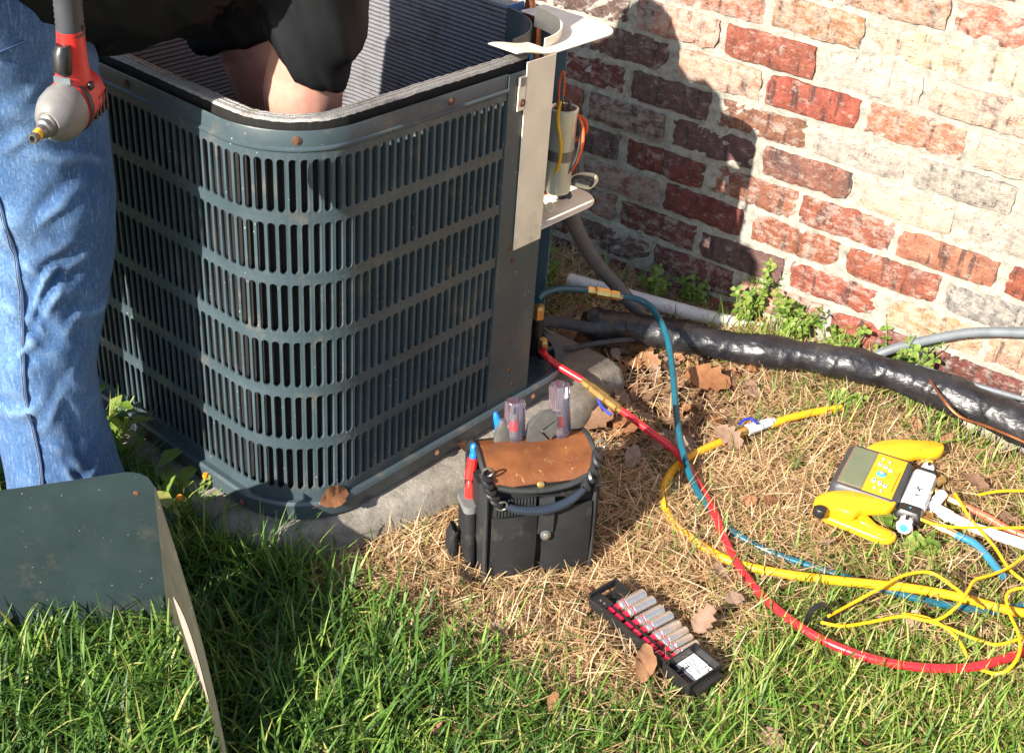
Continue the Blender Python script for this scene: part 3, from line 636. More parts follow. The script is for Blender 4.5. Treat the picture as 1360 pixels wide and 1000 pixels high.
def person():
    root = thing("person", "person in faded blue jeans and black short sleeved shirt bending over the open condenser", "person", (-.38, -1.42, 0))
    LEG = [(-.315, -1.395, .10, .05), (-.32, -1.41, .3, .055), (-.325, -1.375, .5, .06), (-.318, -1.382, .7, .075), (-.325, -1.41, .86, .095), (-.36, -1.47, .95, .12)]
    LEG2 = [(-.57, -1.50, .10, .05), (-.56, -1.50, .3, .055), (-.54, -1.47, .5, .06), (-.51, -1.47, .7, .075), (-.47, -1.475, .86, .095), (-.42, -1.47, .95, .12)]
    b = MB(); limb(b, LEG); limb(b, LEG2)
    limb(b, [(-.40, -1.48, .9, .13, .1), (-.38, -1.42, .97, .14, .1), (-.33, -1.25, 1.0, .13, .095), (-.29, -1.08, 1.03, .16, .095), (-.27, -.99, 1.05, .12, .08)])
    limb(b, [(-.265, -1.0, 1.06, .055), (-.262, -.9, 1.02, .055)])
    ball(b, (-.26, -.82, .985), (.078, .10, .098)); ball(b, (-.255, -.785, .93), (.055, .062, .06)); ball(b, (-.252, -.742, .95), (.012, .016, .014)); ball(b, (-.345, -.84, .965), (.012, .02, .028)); ball(b, (-.175, -.84, .965), (.012, .02, .028))
    arms = ([(-.16, -1.03, 1.03, .065), (-.12, -1.03, .93, .058), (-.135, -1.04, .8, .052), (-.148, -1.045, .70, .057), (-.160, -1.03, .60, .050), (-.19, -.99, .48, .036), (-.22, -.95, .39, .028)],
            [(-.40, -1.02, 1.03, .065), (-.42, -.97, .92, .055), (-.405, -.94, .78, .050), (-.385, -.92, .66, .046), (-.37, -.89, .55, .042), (-.37, -.86, .45, .033), (-.35, -.84, .38, .027)])
    for a in arms:
        limb(b, a); e = V(a[-1][:3]); q = (e - V(a[-2][:3])).normalized(); sd = q.cross(V((0, 1, 0))).normalized()
        limb(b, [(*(e - q * .01), .026, .018), (*(e + q * .04), .036, .016), (*(e + q * .085), .034, .014)])
        for k, ln in enumerate((.068, .078, .072, .056)):
            r0 = e + q * .075 + sd * (k - 1.5) * .019; b.tube([r0, r0 + q * ln * .55, r0 + (q * .9 + V((0, .4, 0))).normalized() * ln], [.0095, .0088, .0075], 8)
        r0 = e + q * .02 + sd * -.03; b.tube([r0, r0 + (q + sd * -.9).normalized() * .035, r0 + (q * 1.3 + sd * -.7).normalized() * .07], [.0125, .011, .009], 8)
    limb(b, [(-.287, -1.43, .05, .04, .04), (-.28, -1.3, .035, .042, .03), (-.275, -1.21, .03, .035, .022)]); limb(b, [(-.57, -1.54, .05, .04, .04), (-.57, -1.4, .035, .042, .03), (-.57, -1.31, .03, .035, .022)])
    remeshed(b, .0065, 6, "body", SKIN, root)
    # jeans
    b = MB()
    limb(b, [(-.302, -1.40, .012, .104), (-.308, -1.40, .06, .094), (-.320, -1.40, .14, .084), (-.326, -1.405, .25, .081), (-.322, -1.412, .34, .082), (-.325, -1.395, .43, .087), (-.328, -1.375, .52, .096), (-.318, -1.376, .60, .102), (-.318, -1.382, .7, .107), (-.325, -1.405, .80, .122), (-.33, -1.435, .9, .145), (-.36, -1.465, .97, .15, .13)], 24)
    limb(b, [(-.57, -1.50, .012, .105), (-.57, -1.50, .14, .091), (-.56, -1.50, .3, .09), (-.55, -1.475, .46, .095), (-.53, -1.465, .58, .108), (-.51, -1.465, .72, .118), (-.48, -1.47, .86, .14), (-.42, -1.465, .97, .15, .13)], 24)
    limb(b, [(-.38, -1.47, .82, .16, .11), (-.385, -1.47, .92, .185, .13), (-.385, -1.45, .99, .17, .125)], 24)
    def wr(co):
        x, y, z = co.T; a = np.arctan2(y + 1.42, x + .28); k = sstep(.15, .4, z) * .5 + .5
        fold = np.zeros(len(z)); r_ = np.random.RandomState(8)
        for i in range(70):
            z0 = r_.uniform(.03, .93); a0 = r_.uniform(-2.2, 1.2); sl = r_.uniform(-.055, .055); wz = r_.uniform(.007, .016); wa = r_.uniform(.35, 1.0); am = r_.uniform(.0016, .0048) * (1.25 if .40 < z0 < .62 or z0 < .16 else .8)
            d = (z - z0 - sl * (a - a0) - .012 * np.sin(3 * (a - a0) + i)) / wz; e = np.clip(1 - ((a - a0) / wa) ** 2, 0, 1)
            fold += am * e * (np.exp(-d * d) - .7 * np.exp(-((d - 1.9) / 1.3) ** 2))
        return fold + .0035 * np.sin(z * 17 + 2 * a) * np.sin(a * 2 + 5 * z)
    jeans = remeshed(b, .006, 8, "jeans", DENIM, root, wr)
    # side seam, pocket edge, belt
    def seam(pts, nm, r, mt, jm):
        m = MB(); m.tube(crom(pts, 10), r, 6); return m.build(nm, mt, jm)
    cx = lambda z: np.interp(z, [.012, .14, .34, .43, .52, .6, .7, .8, .9], [-.302, -.32, -.322, -.325, -.328, -.318, -.318, -.325, -.33])
    cy = lambda z: np.interp(z, [.012, .14, .34, .43, .52, .7, .8, .9], [-1.4, -1.4, -1.412, -1.395, -1.375, -1.382, -1.405, -1.435])
    cr = lambda z: np.interp(z, [.012, .06, .14, .25, .34, .43, .52, .6, .7, .8, .9], [.108, .1, .091, .089, .09, .094, .105, .112, .116, .128, .145])
    dep = bpy.context.evaluated_depsgraph_get()
    from mathutils.bvhtree import BVHTree
    bv = BVHTree.FromObject(jeans, dep); Jo = ORG[jeans.name]
    def on(a, z, lift=.001):
        c = V((cx(z), cy(z), z)); d = V((math.cos(a), math.sin(a), 0)); h = bv.ray_cast(c - Jo + d * .4, -d)
        return (h[0] + Jo + d * lift) if h[0] is not None else c + d * (cr(z) + lift)
    sa = lambda z: math.radians(-62 + 14 * math.sin(z * 4.5))
    seam([on(sa(z), z) for z in np.linspace(.04, .84, 34)], "side_seam", .0020, SEAM, jeans)
    for k, da in enumerate((.03, .055)): seam([on(sa(z) - da, z, .0006) for z in np.linspace(.04, .84, 60)], "stitch_line", .0006, SEAM2, jeans)
    seam([on(math.radians(a), z) for a, z in ((-62, .86), (-48, .845), (-30, .84), (-10, .85))], "pocket_edge", .0016, SEAM, jeans)
    # shirt
    b = MB()
    limb(b, [(-.385, -1.47, .93, .185, .13), (-.37, -1.37, .945, .19, .155), (-.335, -1.24, .94, .195, .175), (-.30, -1.12, .955, .20, .175), (-.275, -1.02, 1.02, .18, .12), (-.265, -.965, 1.05, .09, .075)], 24)
    limb(b, [(-.17, -1.03, 1.03, .085), (-.128, -1.03, .95, .078), (-.126, -1.035, .87, .074), (-.140, -1.04, .85, .070), (-.152, -1.044, .792, .067)], 20)
    limb(b, [(-.40, -1.02, 1.03, .085), (-.42, -.98, .93, .082), (-.41, -.95, .82, .082), (-.395, -.935, .70, .080)], 20)
    def ws(co):
        x, y, z = co.T
        q = x * 46 + 5 * np.sin(y * 9 + z * 5) + z * 16; return .008 * np.sin(x * 34 + 7 * np.sin(y * 8) + z * 9) * np.sin(y * 15 + z * 10 + 1) + .0045 * (1 - np.abs(np.sin(q))) ** 2 - .0035 * (1 - np.abs(np.sin(q * .57 + y * 22 + 1))) ** 2
    sh = remeshed(b, .0075, 6, "shirt", SHIRT, root, ws, lambda c: c - np.stack([c[:, 0] * 0, c[:, 0] * 0, np.where((c[:, 0] > -.26) & (c[:, 1] > -1.16), .95 * (c[:, 0] + .150) * sstep(.94, .84, c[:, 2]), 0)], 1))
    sh['label'] = 'black short sleeved shirt'
    b = MB(); ball(b, (-.263, -.845, 1.0), (.086, .10, .10)); remeshed(b, .007, 4, "hair", HAIR, root, lambda c: np.where(c[:, 1] > -.765, -.03, .0) + .002 * np.sin(c[:, 0] * 200) * np.sin(c[:, 2] * 160))
    # shoes
    for (x, y, a) in ((-.262, -1.40, .10), (-.57, -1.51, 0)):
        M = frame((x, y, .0), (math.sin(a), math.cos(a), 0)); m = MB(M)
        pr = [(-.10, .032, .05), (-.07, .042, .075), (-.02, .045, .085), (.05, .048, .075), (.12, .05, .062), (.17, .043, .05), (.195, .022, .035)]
        m.rings([[(px, wd * math.cos(q), .022 + (h - .02) * max(-.1, math.sin(q)) * .9 + .006) for q in [2 * math.pi * k / 18 for k in range(18)]] for px, wd, h in pr])
        shoe = m.build("shoe", SHOE, root, True, 60)
        m = MB(M); m.rings([[(px * 1.03, (wd + .004) * sg, z) for sg, z in ((-1, 0), (1, 0), (1.02, .012), (1, .026), (-1, .026), (-1.02, .012))] for px, wd, h in pr]); m.build("sole", SOLE, shoe, False)
        m = MB(M)
        for i in range(9): m.tube([(.085 + i * .012, math.cos(q) * (.052 - .0012 * i) * (1 if i < 6 else .85 - (i - 6) * .14), .02 + math.sin(q) * (.062 - .003 * i)) for q in [math.pi * k / 10 for k in range(11)]], .0032, 5)
        m.build("shoe_ribs", SHOE, shoe)
person()

# ------------------------------------------------------------------ impact driver hanging from the belt
def driver():
    head = aty(90, 143, -1.52); ax = V((.40, -.87, -.10)).normalized()
    root = thing("impact_driver", "red and black cordless impact driver hanging nose down from the belt", "power tool", tuple(head))
    z = V((.03, .06, 1)); M = frame(head, ax, None, z) @ Matrix.Diagonal((.74, .76, .93, 1))
    b = MB(M); b.lathe([(.0, .0315), (.012, .0325), (.03, .031), (.046, .025), (.055, .018), (.057, .0165)], 28, (0, 0, 0), (1, 0, 0)); b.build("gear_case", DRILLG, root, True, 30)
    b = MB(M); b.lathe([(.054, .0135), (.06, .0135), (.062, .011), (.07, .011), (.072, .008), (.082, .0078)], 20, (0, 0, 0), (1, 0, 0)); ch = b.build("chuck", DSTEEL, root, True, 30)
    b = MB(M); b.lathe([(.082, .0066), (.09, .0066)], 16, (0, 0, 0), (1, 0, 0)); b.build("ring", YEL, ch)
    b = MB(M); b.lathe([(.09, .0062), (.1, .0066), (.1002, .0045), (.094, .0042)], 6, (0, 0, 0), (1, 0, 0)); b.build("nut_driver_bit", DSTEEL, ch, True, 25)
    b = MB(M); b.lathe([(-.002, .0318), (-.012, .0328), (-.05, .031), (-.062, .027), (-.066, .02), (-.067, .001)], 28, (0, 0, 0), (1, 0, 0)); bd = b.build("motor_body", RED, root, True, 40)
    for i in range(4):
        for sg in (1, -1):
            b = MB(M); b.box((-.058 + i * .011, sg * .0275 - .004, -.018), (-.053 + i * .011, sg * .0275 + .004, .006)); b.build("vent_slot", BLACK, bd, False)
    b = MB(M); b.lathe([(-.004, .0333), (-.011, .0338), (-.014, .0333)], 28, (0, 0, 0), (1, 0, 0)); b.build("rubber_band", BLACK, bd)
    # neck and handle
    b = MB(M)
    def ell(z, cx, a, c2): return [(cx + a * math.cos(q), c2 * math.sin(q), z) for q in [2 * math.pi * k / 20 for k in range(20)]]
    b.rings([ell(.015, -.022, .036, .026), ell(.03, -.024, .030, .0225), ell(.045, -.028, .025, .0195), ell(.075, -.032, .0225, .018), ell(.085, -.033, .021, .0175)]); b.build("neck", RED, root)
    b = MB(M); rg = []
    for i in range(24):
        t = i / 23; k = 1 + (.035 if i % 2 else -.02); rg.append(ell(.076 + .075 * t, -.033 - .006 * t, .0218 * k, .0178 * k))
    b.rings(rg); b.build("rubber_grip", DGREY, root, True, 180)
    b = MB(M); b.rings([ell(.040, -.005, .010, .010), ell(.046, .0, .013, .012), ell(.066, -.004, .013, .012), ell(.073, -.008, .009, .0095)]); b.build("trigger", BLACK, root)
    b = MB(M); b.box((-.03, .014, .018), (-.018, .029, .026), .002); b.build("direction_switch", BLACK, root)
    b = MB(M); b.box((.003, -.012, .0315), (.0062, .012, .0385)); b.build("name_strip", CONDUIT2, root, False)
    b = MB(M); b.box((-.085, -.034, .150), (.022, .034, .172), .008); b.build("battery_base", RED, root)
    b = MB(M); b.box((-.082, -.032, .1722), (.018, .032, .2), .008); b.build("battery", BLACK, root)
    b = MB(M); b.lathe([(0, .0035), (.001, .003), (.0012, .001)], 10, (-.036, .0187, .086), (0, 1, 0)); b.build("case_screw", RUST, root)
driver()

# ------------------------------------------------------------------ pipes
def piece(name, mt, path, r, label, cat, n=10, group=None):
    b = MB(); b.tube(path, r, n); return tag(b.build(name, mt), label, cat, group)
def line_set():
    ctr = [(715, 428, .12), (740, 428, .10), (775, 430, .075), (830, 434, .065), (900, 446, .055), (960, 458, .05), (1040, 470, .055), (1100, 478, .06), (1160, 490, .06), (1230, 512, .055), (1300, 540, .055), (1370, 570, .055), (1450, 605, .05)]
    pts = [at(x, y, z) for x, y, z in ctr]
    root = thing("line_set", "thick refrigerant pipe bundle wrapped in shiny black tape lying along the wall", "pipe", tuple(pts[5]))
    P = crom(pts[2:], 22); b = MB(); r = random.Random(4); rs = []
    n = 40; t = None; u = V((0, 0, 1)); m = len(P)
    for i in range(m):
        t = (P[min(i + 1, m - 1)] - P[max(i - 1, 0)]).normalized(); u = (u - t * u.dot(t)).normalized(); v = t.cross(u); R = .0325 + .0025 * math.sin(i * .16 + 1) + .006 * sstep(120, 180, i)
        if i < 6: R *= .72 + .28 * i / 6
        row = []
        for k in range(n):
            a = 2 * math.pi * k / n
            w_ = .0012 * math.sin(i * .31 + 1.3 * math.sin(a + 1)) + .0017 * (1 - abs(math.sin(a * 2.5 + i * .045 + .8 * math.sin(i * .23)))) ** 2 + .0020 * (1 - abs(math.sin(i * .37 - a * .9 + .6 * math.sin(a * 3 + i * .1)))) ** 4 + (.0022 if ((i * 1.0 + a * 2.6) % 23) < 1.4 else 0)
            row.append(P[i] + (u * math.cos(a) * (.93) + v * math.sin(a)) * (R + w_))
        rs.append(row)
    b.rings(rs); b.build("tape_wrap", TAPE, root, True, 60)
    b = MB(); b.tube(crom([pts[0], pts[1], pts[2] + V((.03, 0, 0))], 6), .0115, 10); b.build("foam_sleeve", RUBBER, root)
    cu = [(1235, 505, .085), (1252, 530, .085), (1275, 553, .07), (1310, 566, .06), (1350, 582, .05), (1400, 605, .05)]
    b = MB(); b.tube(crom([at(*q) for q in cu], 8), .0026, 6); b.build("bare_copper_wire", COPPER, root)
line_set()
piece("liquid_line", RUBBER, crom([at(722, 464, .105), at(760, 462, .075), at(800, 455, .06), at(850, 450, .05), at(900, 455, .03)], 8), .0055, "thin black insulated pipe curving from the lower valve into the leaves", "pipe")
def flex_conduit():
    P = crom([V((-.012, -.545, .425)), V((-.028, -.46, .32)), V((-.043, -.36, .215)), V((-.03, -.28, .13)), V((.003, -.23, .06)), V((.02, -.21, .02))], 18)
    tag(piece("flexible_conduit", CONDUIT, P, [.0138 + (.0007 if i % 2 else 0) for i in range(len(P))], "grey flexible conduit dropping from the electrical plate to the black pipe", "conduit", 12), "grey flexible conduit dropping from the electrical plate to the black pipe", "conduit")
flex_conduit()
piece("drain_pipe", PVC, [at(757, 372, .035), at(762, 374, .035), at(850, 398, .03), at(940, 422, .018), at(1010, 438, -.004), at(1060, 448, -.03)], .0165, "dirty white plastic drain pipe lying at the foot of the wall", "pipe", 16)
piece("wall_conduit", CONDUIT2, crom([aty(1150, 478, -.05), aty(1190, 462, -.025), aty(1255, 447, -.018), aty(1310, 441, -.016), aty(1420, 444, -.016)], 8), .0098, "pale grey conduit hugging the wall behind the taped pipe", "conduit")
piece("grey_cable", CONDUIT2, crom([aty(1215, 486, -.07), aty(1250, 497, -.06), aty(1300, 513, -.05), aty(1360, 530, -.045), aty(1460, 556, -.045)], 8), .0055, "thin grey cable running beside the black taped pipe", "cable")

# ------------------------------------------------------------------ charging hoses
def fitting(parent, A, Bp, mt, prof, n=6, nm="brass_fitting"):
    A = V(A); Bp = V(Bp); L = (Bp - A).length; b = MB(); b.lathe([(h * L, r) for h, r in prof], n, A, Bp - A); return b.build(nm, mt, parent, True, 25)
VALVE = [(0, .0055), (.08, .0085), (.1, .0085), (.22, .0085), (.24, .0065), (.27, .0065), (.28, .011), (.62, .011), (.64, .0085), (.67, .0085), (.68, .0095), (.9, .0095), (.92, .0065), (1, .0065)]
def hose(name, mt, r, segs, label, org):
    root = thing(name, label, "hose", tuple(org))
    for s in segs: 
        b = MB(); b.tube(crom(s, 8), r, 12); b.build("tube", mt, root)
    return root
A3 = lambda *q: at(*q)
red1 = [A3(720, 466, .135), A3(728, 476, .115), A3(745, 488, .105), A3(775, 506, .095)]
red2 = [A3(823, 543, .080), A3(862, 572, .056), A3(900, 602, .036), A3(930, 640, .034), A3(950, 675, .036), A3(966, 715, .034), A3(990, 757, .03), A3(1025, 796, .03), A3(1075, 833, .034), A3(1130, 859, .036), A3(1200, 877, .036), A3(1280, 881, .036), A3(1345, 866, .034), A3(1420, 835, .03)]
red2 = [p - V((0, 0, .009 * min(1, max(0, i - 2)))) for i, p in enumerate(red2)]
h = hose("red_hose", REDH, .0068, [red1, red2], "red charging hose with brass ball valve looping across the lawn", A3(945, 670, 0))
v = fitting(h, A3(772, 504, .096), A3(826, 546, .079), BRASS, VALVE, 8, "ball_valve")
b = MB(); b.tube(crom([A3(795, 526, .088), A3(796, 535, .080), A3(803, 544, .074), A3(812, 551, .07)], 5), .0028, 8); b.build("valve_lever", BLUEV, v)
t1 = [A3(714, 398, .21), A3(722, 390, .21), A3(742, 384, .2), A3(765, 384, .185), A3(782, 386, .175)]
t2 = [A3(822, 393, .16), A3(848, 398, .15), A3(868, 412, .14), A3(885, 445, .115), A3(893, 490, .085), A3(898, 545, .06), A3(906, 595, .05), A3(922, 638, .04), A3(945, 672, .03), A3(975, 702, .026), A3(1020, 727, .022), A3(1080, 748, .02), A3(1150, 770, .02), A3(1230, 793, .02), A3(1310, 806, .022), A3(1345, 803, .024), A3(1400, 785, .024)]
t2 = [p - V((0, 0, .007 if i > 6 else 0)) for i, p in enumerate(t2)]
h = hose("teal_hose", TEALH, .0062, [t1, t2], "dark teal charging hose rising from the upper valve and trailing over the straw", A3(906, 595, 0))
fitting(h, A3(777, 385, .177), A3(826, 394, .158), BRASS, VALVE, 8, "hose_coupling")
y1 = [A3(1118, 539, .03), A3(1085, 544, .03), A3(1050, 552, .03), A3(1024, 561, .028)]
y2 = [A3(985, 574, .026), A3(958, 583, .026), A3(925, 598, .028), A3(900, 615, .030), A3(885, 637, .028), A3(882, 660, .024), A3(893, 688, .022), A3(925, 715, .022), A3(975, 742, .024), A3(1040, 757, .028), A3(1120, 767, .03), A3(1200, 775, .03), A3(1270, 787, .03), A3(1330, 803, .03), A3(1390, 815, .03)]
y2 = [p - V((0, 0, .007)) for p in y2]; y1 = [p - V((0, 0, .005)) for p in y1]
h = hose("yellow_hose", YELH, .0075, [y1, y2], "thick yellow charging hose curling round under the red hose", A3(890, 650, 0))
v = fitting(h, A3(978, 576, .026), A3(1028, 559, .028), LGREY, VALVE, 8, "ball_valve")
b = MB(); b.tube(crom([A3(1006, 563, .042), A3(998, 556, .045), A3(988, 558, .044), A3(982, 564, .04)], 5), .0025, 8); b.build("valve_lever", BLUEV, v)
fitting(v, A3(974, 578, .026), A3(990, 572, .026), BRASS, [(0, .007), (.3, .0095), (1, .0095)], 8, "brass_collar")
CR = .0026
c1 = [A3(1186, 674, .035), A3(1215, 686, .04), A3(1250, 698, .035), A3(1310, 701, .03), A3(1380, 700, .03)]
c2 = [A3(1100, 818, .035), A3(1130, 802, .035), A3(1170, 780, .048), A3(1200, 764, .05), A3(1235, 760, .05), A3(1265, 778, .05), A3(1285, 794, .05), A3(1306, 807, .03)]
c3 = [A3(1090, 826, .03), A3(1120, 831, .03), A3(1160, 825, .03), A3(1200, 818, .034), A3(1240, 824, .04), A3(1270, 806, .05), A3(1285, 785, .055), A3(1295, 770, .055), A3(1320, 762, .05), A3(1345, 750, .045), A3(1380, 722, .04)]
c4 = [A3(1198, 815, .03), A3(1230, 820, .03), A3(1258, 835, .03), A3(1275, 853, .025), A3(1286, 874, .02)]
c5 = [A3(1400, 778, .04), A3(1360, 780, .045), A3(1338, 788, .045), A3(1340, 812, .045), A3(1352, 840, .05), A3(1354, 866, .05), A3(1340, 888, .04), A3(1322, 894, .03), A3(1300, 888, .02)]
c6 = [A3(1205, 817, .03), A3(1250, 830, .03), A3(1300, 850, .025), A3(1330, 855, .03), A3(1380, 838, .03)]
c7 = [A3(1268, 655, .03), A3(1290, 690, .03), A3(1320, 725, .03), A3(1345, 760, .03), A3(1390, 790, .03)]
c8 = [A3(1300, 657, .05), A3(1330, 652, .05), A3(1380, 652, .05)]
cab = thing("clamp_cable", "tangle of thin bright yellow probe cable on the grass by the gauge", "cable", tuple(A3(1250, 800, 0)))
for k, c in enumerate((c1, c2, c3, c4, c5, c6, c7, c8)):
    b = MB(); b.tube(crom(c, 8), CR, 8); b.build("cable_loop", YELW, cab)
b = MB(frame(A3(1085, 826, .02), (.6, .8, 0)))
b.sheet(lambda u, v: ((.019 * math.cos(2 * math.pi * u), .010 * (v - .5), .012 + .024 * math.sin(2 * math.pi * u)), (math.cos(2 * math.pi * u), 0, math.sin(2 * math.pi * u))), 24, 1, .002)
tag(b.build("cable_strap", BLACK), "black hook and loop strap loop standing round the yellow cable ends", "strap")

# ------------------------------------------------------------------ digital manifold gauge
def gauge():
    O = V((.556, -.497, .012)); X = V((.985, .165, .0)); M = frame(O, X, None, V((-.05, .06, 1)))
    root = thing("manifold_gauge", "yellow and charcoal digital refrigerant gauge with clamps lying face up on the straw", "gauge", tuple(O))
    def part(fn, nm, mt, par=root, smooth=True, sharp=35):
        b = MB(M); fn(b); return b.build(nm, mt, par, smooth, sharp)
    H = .040
    body = part(lambda b: b.rings([[(x, y, z) for x, y in rrect(.0 + i, .0 + i, .118 - i, .158 - i, .014, 4)] for i, z in ((.006, .0), (.0, .006), (.0, H - .006), (.004, H))]), "case", DGREY)
    part(lambda b: b.box((.012, .013, H), (.052, .145, H + .0012)), "screen", LCD, body, False)
    part(lambda b: b.box((.0095, .0105, H - .001), (.0535, .1475, H + .0006)), "screen_bezel", mat("copper_tint_bezel", (.25, .14, .09), .4), body, False)
    kp = part(lambda b: b.box((.0536, .010, H - .001), (.106, .148, H + .0012)), "keypad", YEL, body, False)
    for (u, v, w_, d, mt) in ((.064, .110, .007, .009, KEYW), (.0745, .105, .007, .009, KEYW), (.085, .099, .007, .009, KEYW), (.066, .050, .007, .0115, KEYW), (.077, .046, .007, .0115, KEYW), (.0875, .042, .007, .0095, KEYW), (.0655, .130, .004, .007, KEYW), (.078, .126, .004, .007, KEYW), (.072, .026, .004, .007, KEYW), (.084, .022, .004, .007, KEYW)):
        k = part(lambda b: b.box((u - w_ / 2, v - d / 2, H + .001), (u + w_ / 2, v + d / 2, H + .0038), .0018), "key", mt, kp)
        if w_ > .005: part(lambda b: b.box((u - .0012, v - d * .22, H + .0037), (u + .0012, v + d * .22, H + .0042)), "key_mark", INK, kp, False)
    part(lambda b: b.lathe([(0, .0085), (.0025, .0082), (.0035, .006), (.0036, .001)], 18, (.073, .077, H + .001)), "blue_button", KEYB, kp)
    part(lambda b: b.lathe([(0, .0032), (.0006, .003), (.0008, .001)], 10, (.073, .077, H + .0044)), "button_mark", KEYW, kp)
    part(lambda b: b.box((.1005, .03, H + .001), (.1015, .105, H + .0016)), "printed_line", INK, kp, False)
    part(lambda b: [b.box((.054 + .0, .119 - i * .003, H + .001), (.0545, .12 - i * .003, H + .0014)) for i in range(3)], "key_legend", INK, kp, False)
    # manifold block
    blk = part(lambda b: b.rings([[(x, y, z) for x, y in rrect(.1185 + i, .026 + i, .163 - i, .150 - i, .007, 4)] for i, z in ((.002, .002), (0, .006), (0, H - .012), (.004, H - .004))]), "manifold_block", LGREY)
    part(lambda b: b.lathe([(0, .0125), (.0008, .0122), (.001, .001)], 24, (.140, .078, H - .0042)), "round_badge", WHITEP, blk)
    part(lambda b: [b.add([(.140 + math.cos(a) * r1 - math.sin(a) * w_, .078 + math.sin(a) * r1 + math.cos(a) * w_, H - .0028) for r1, w_ in ((.001, -.0016), (.0085, -.0008), (.0085, .0022), (.001, .0016))], [(0, 1, 2, 3)]) for a in (.5, 1.9, 3.6, 5.0)], "badge_mark", INK, blk, False)
    part(lambda b: [b.box((.138, .058 - i * .0022, H - .0042), (.146 - i * .002, .0592 - i * .0022, H - .0034)) for i in range(3)], "small_print", CONDUIT2, blk, False)
    vb = part(lambda b: b.rings([[(x, y, z) for x, y in rrect(.117 + i, -.006 + i, .162 - i, .0258 - i, .006, 4)] for i, z in ((.002, .002), (0, .006), (0, H - .012), (.004, H - .005))]), "valve_block", BLACK)
    part(lambda b: b.lathe([(0, .0018), (.0006, .0016)], 8, (.139, .012, H - .005)), "blue_dot", KEYB, vb)
    def knob(y, s, cap):
        k = part(lambda b: b.lathe([(.0, .0125), (.003, .0142), (.014, .0146), (.02, .013), (.0225, .0095)], 20, (.140, y, .017), (0, s, 0)), "valve_knob", WHITEP)
        part(lambda b: [b.box((.140 + .0135 * math.cos(a) - .0028, min(y + s * .006, y + s * .017), .017 + .0135 * math.sin(a) - .0028), (.140 + .0135 * math.cos(a) + .0028, max(y + s * .006, y + s * .017), .017 + .0135 * math.sin(a) + .0028)) for a in [i * math.pi / 3 + .5 for i in range(6)]], "knob_grips", BLACK, k, False)
        part(lambda b: b.lathe([(.0222, .0075), (.0238, .007), (.024, .001)], 16, (.140, y, .017), (0, s, 0)), "knob_cap", cap, k)
    knob(-.006, -1, KEYB); 
    fb = part(lambda b: b.rings([[(x, y, z) for x, y in rrect(.120 + i, .1502 + i, .160 - i, .172 - i, .006, 4)] for i, z in ((.002, .004), (0, .008), (0, H - .016), (.004, H - .01))]), "valve_block", BLACK)
    knob(.172, 1, KEYW)
    # clamps stored on both sides
    def plate(pts, z0, z1, bv, nm, mt, par=root):
        q = [at(1080 + a / 6.25, 570 + c / 6.25, z1) for a, c in pts]; P = crom(q + [q[0]], 3)[:-1]; c = sum(P, V((0, 0, 0))) / len(P); n = len(P)
        def ring(k, z):
            out = []
            for i, p in enumerate(P):
                t = (P[(i + 1) % n] - P[i - 1]).normalized(); nn = V((t.y, -t.x, 0))
                if inpoly(np.array((p + nn * .001).x), np.array((p + nn * .001).y), [(w_.x, w_.y) for w_ in P]): nn = -nn
                out.append((p.x - nn.x * k, p.y - nn.y * k, z))
            return out
        b = MB(); b.rings([ring(bv, z0), ring(0, z0 + bv), ring(0, z1 - bv), ring(bv * .45, z1 - bv * .3), ring(bv * 1.1, z1)]); return b.build(nm, mt, par, True, 50)
    Z = .012
    jaw = plate([(20, 640), (120, 640), (260, 655), (340, 700), (480, 760), (600, 805), (690, 855), (685, 895), (610, 912), (500, 880), (300, 800), (110, 725), (80, 690)], Z + .002, Z + .018, .004, "clamp_jaw", YEL)
    hd = plate([(5, 610), (25, 555), (90, 520), (180, 502), (290, 500), (400, 520), (560, 545), (650, 560), (690, 590), (680, 622), (620, 645), (500, 650), (410, 655), (330, 692), (230, 660), (110, 650), (30, 660)], Z + .0185, Z + .038, .0032, "clamp_handle", YEL)
    plate([(350, 700), (400, 668), (500, 760), (560, 805), (660, 850), (640, 885), (560, 880), (460, 820)], Z + .0182, Z + .021, .001, "jaw_insert", ORANGEP, jaw)
    plate([(8, 625), (60, 618), (112, 640), (118, 665), (90, 682), (40, 670), (10, 645)], Z + .024, Z + .0425, .003, "pivot_button", BLACK, hd)
    b = MB(); p = at(1080 + 265 / 6.25, 570 + 692 / 6.25, Z + .018); b.lathe([(0, .0046), (.0012, .0044), (.0018, .002)], 12, p); b.build("pivot_screw", STEEL, jaw)
    b = MB(); b.tube([at(1080 + 395 / 6.25, 570 + 765 / 6.25, Z + .020), at(1080 + 480 / 6.25, 570 + 820 / 6.25, Z + .020)], .0013, 6); b.build("spring", STEEL, jaw)
    hd2 = plate([(440, 150), (500, 110), (580, 88), (700, 76), (860, 84), (1000, 92), (1075, 115), (1092, 140), (1080, 168), (1030, 184), (900, 190), (800, 208), (700, 200), (560, 172)], Z + .008, Z + .028, .0032, "clamp_handle", YEL)
    plate([(470, 165), (640, 180), (820, 205), (930, 225), (1005, 262), (985, 275), (880, 232), (700, 205), (520, 190)], Z - .004, Z + .0075, .003, "clamp_jaw", YEL)
    # ports
    def port(p, q, mt, prof, nm, n=8):
        p = V(p); q = V(q); L = (q - p).length; return part(lambda b: b.lathe([(h_ * L, r) for h_, r in prof], n, p, q - p), nm, mt, root, True, 25)
    PF = [(0, .0065), (.42, .0065), (.44, .0088), (.72, .0088), (.74, .0068), (1, .0068)]
    port((.163, .022, .016), (.222, .012, .012), BRASS, PF, "brass_port"); port((.163, .122, .018), (.225, .108, .014), BRASS, PF, "brass_port"); port((.163, .138, .02), (.172, .152, .03), BRASS, [(0, .006), (.5, .006), (.55, .0075), (1, .007)], "service_stub")
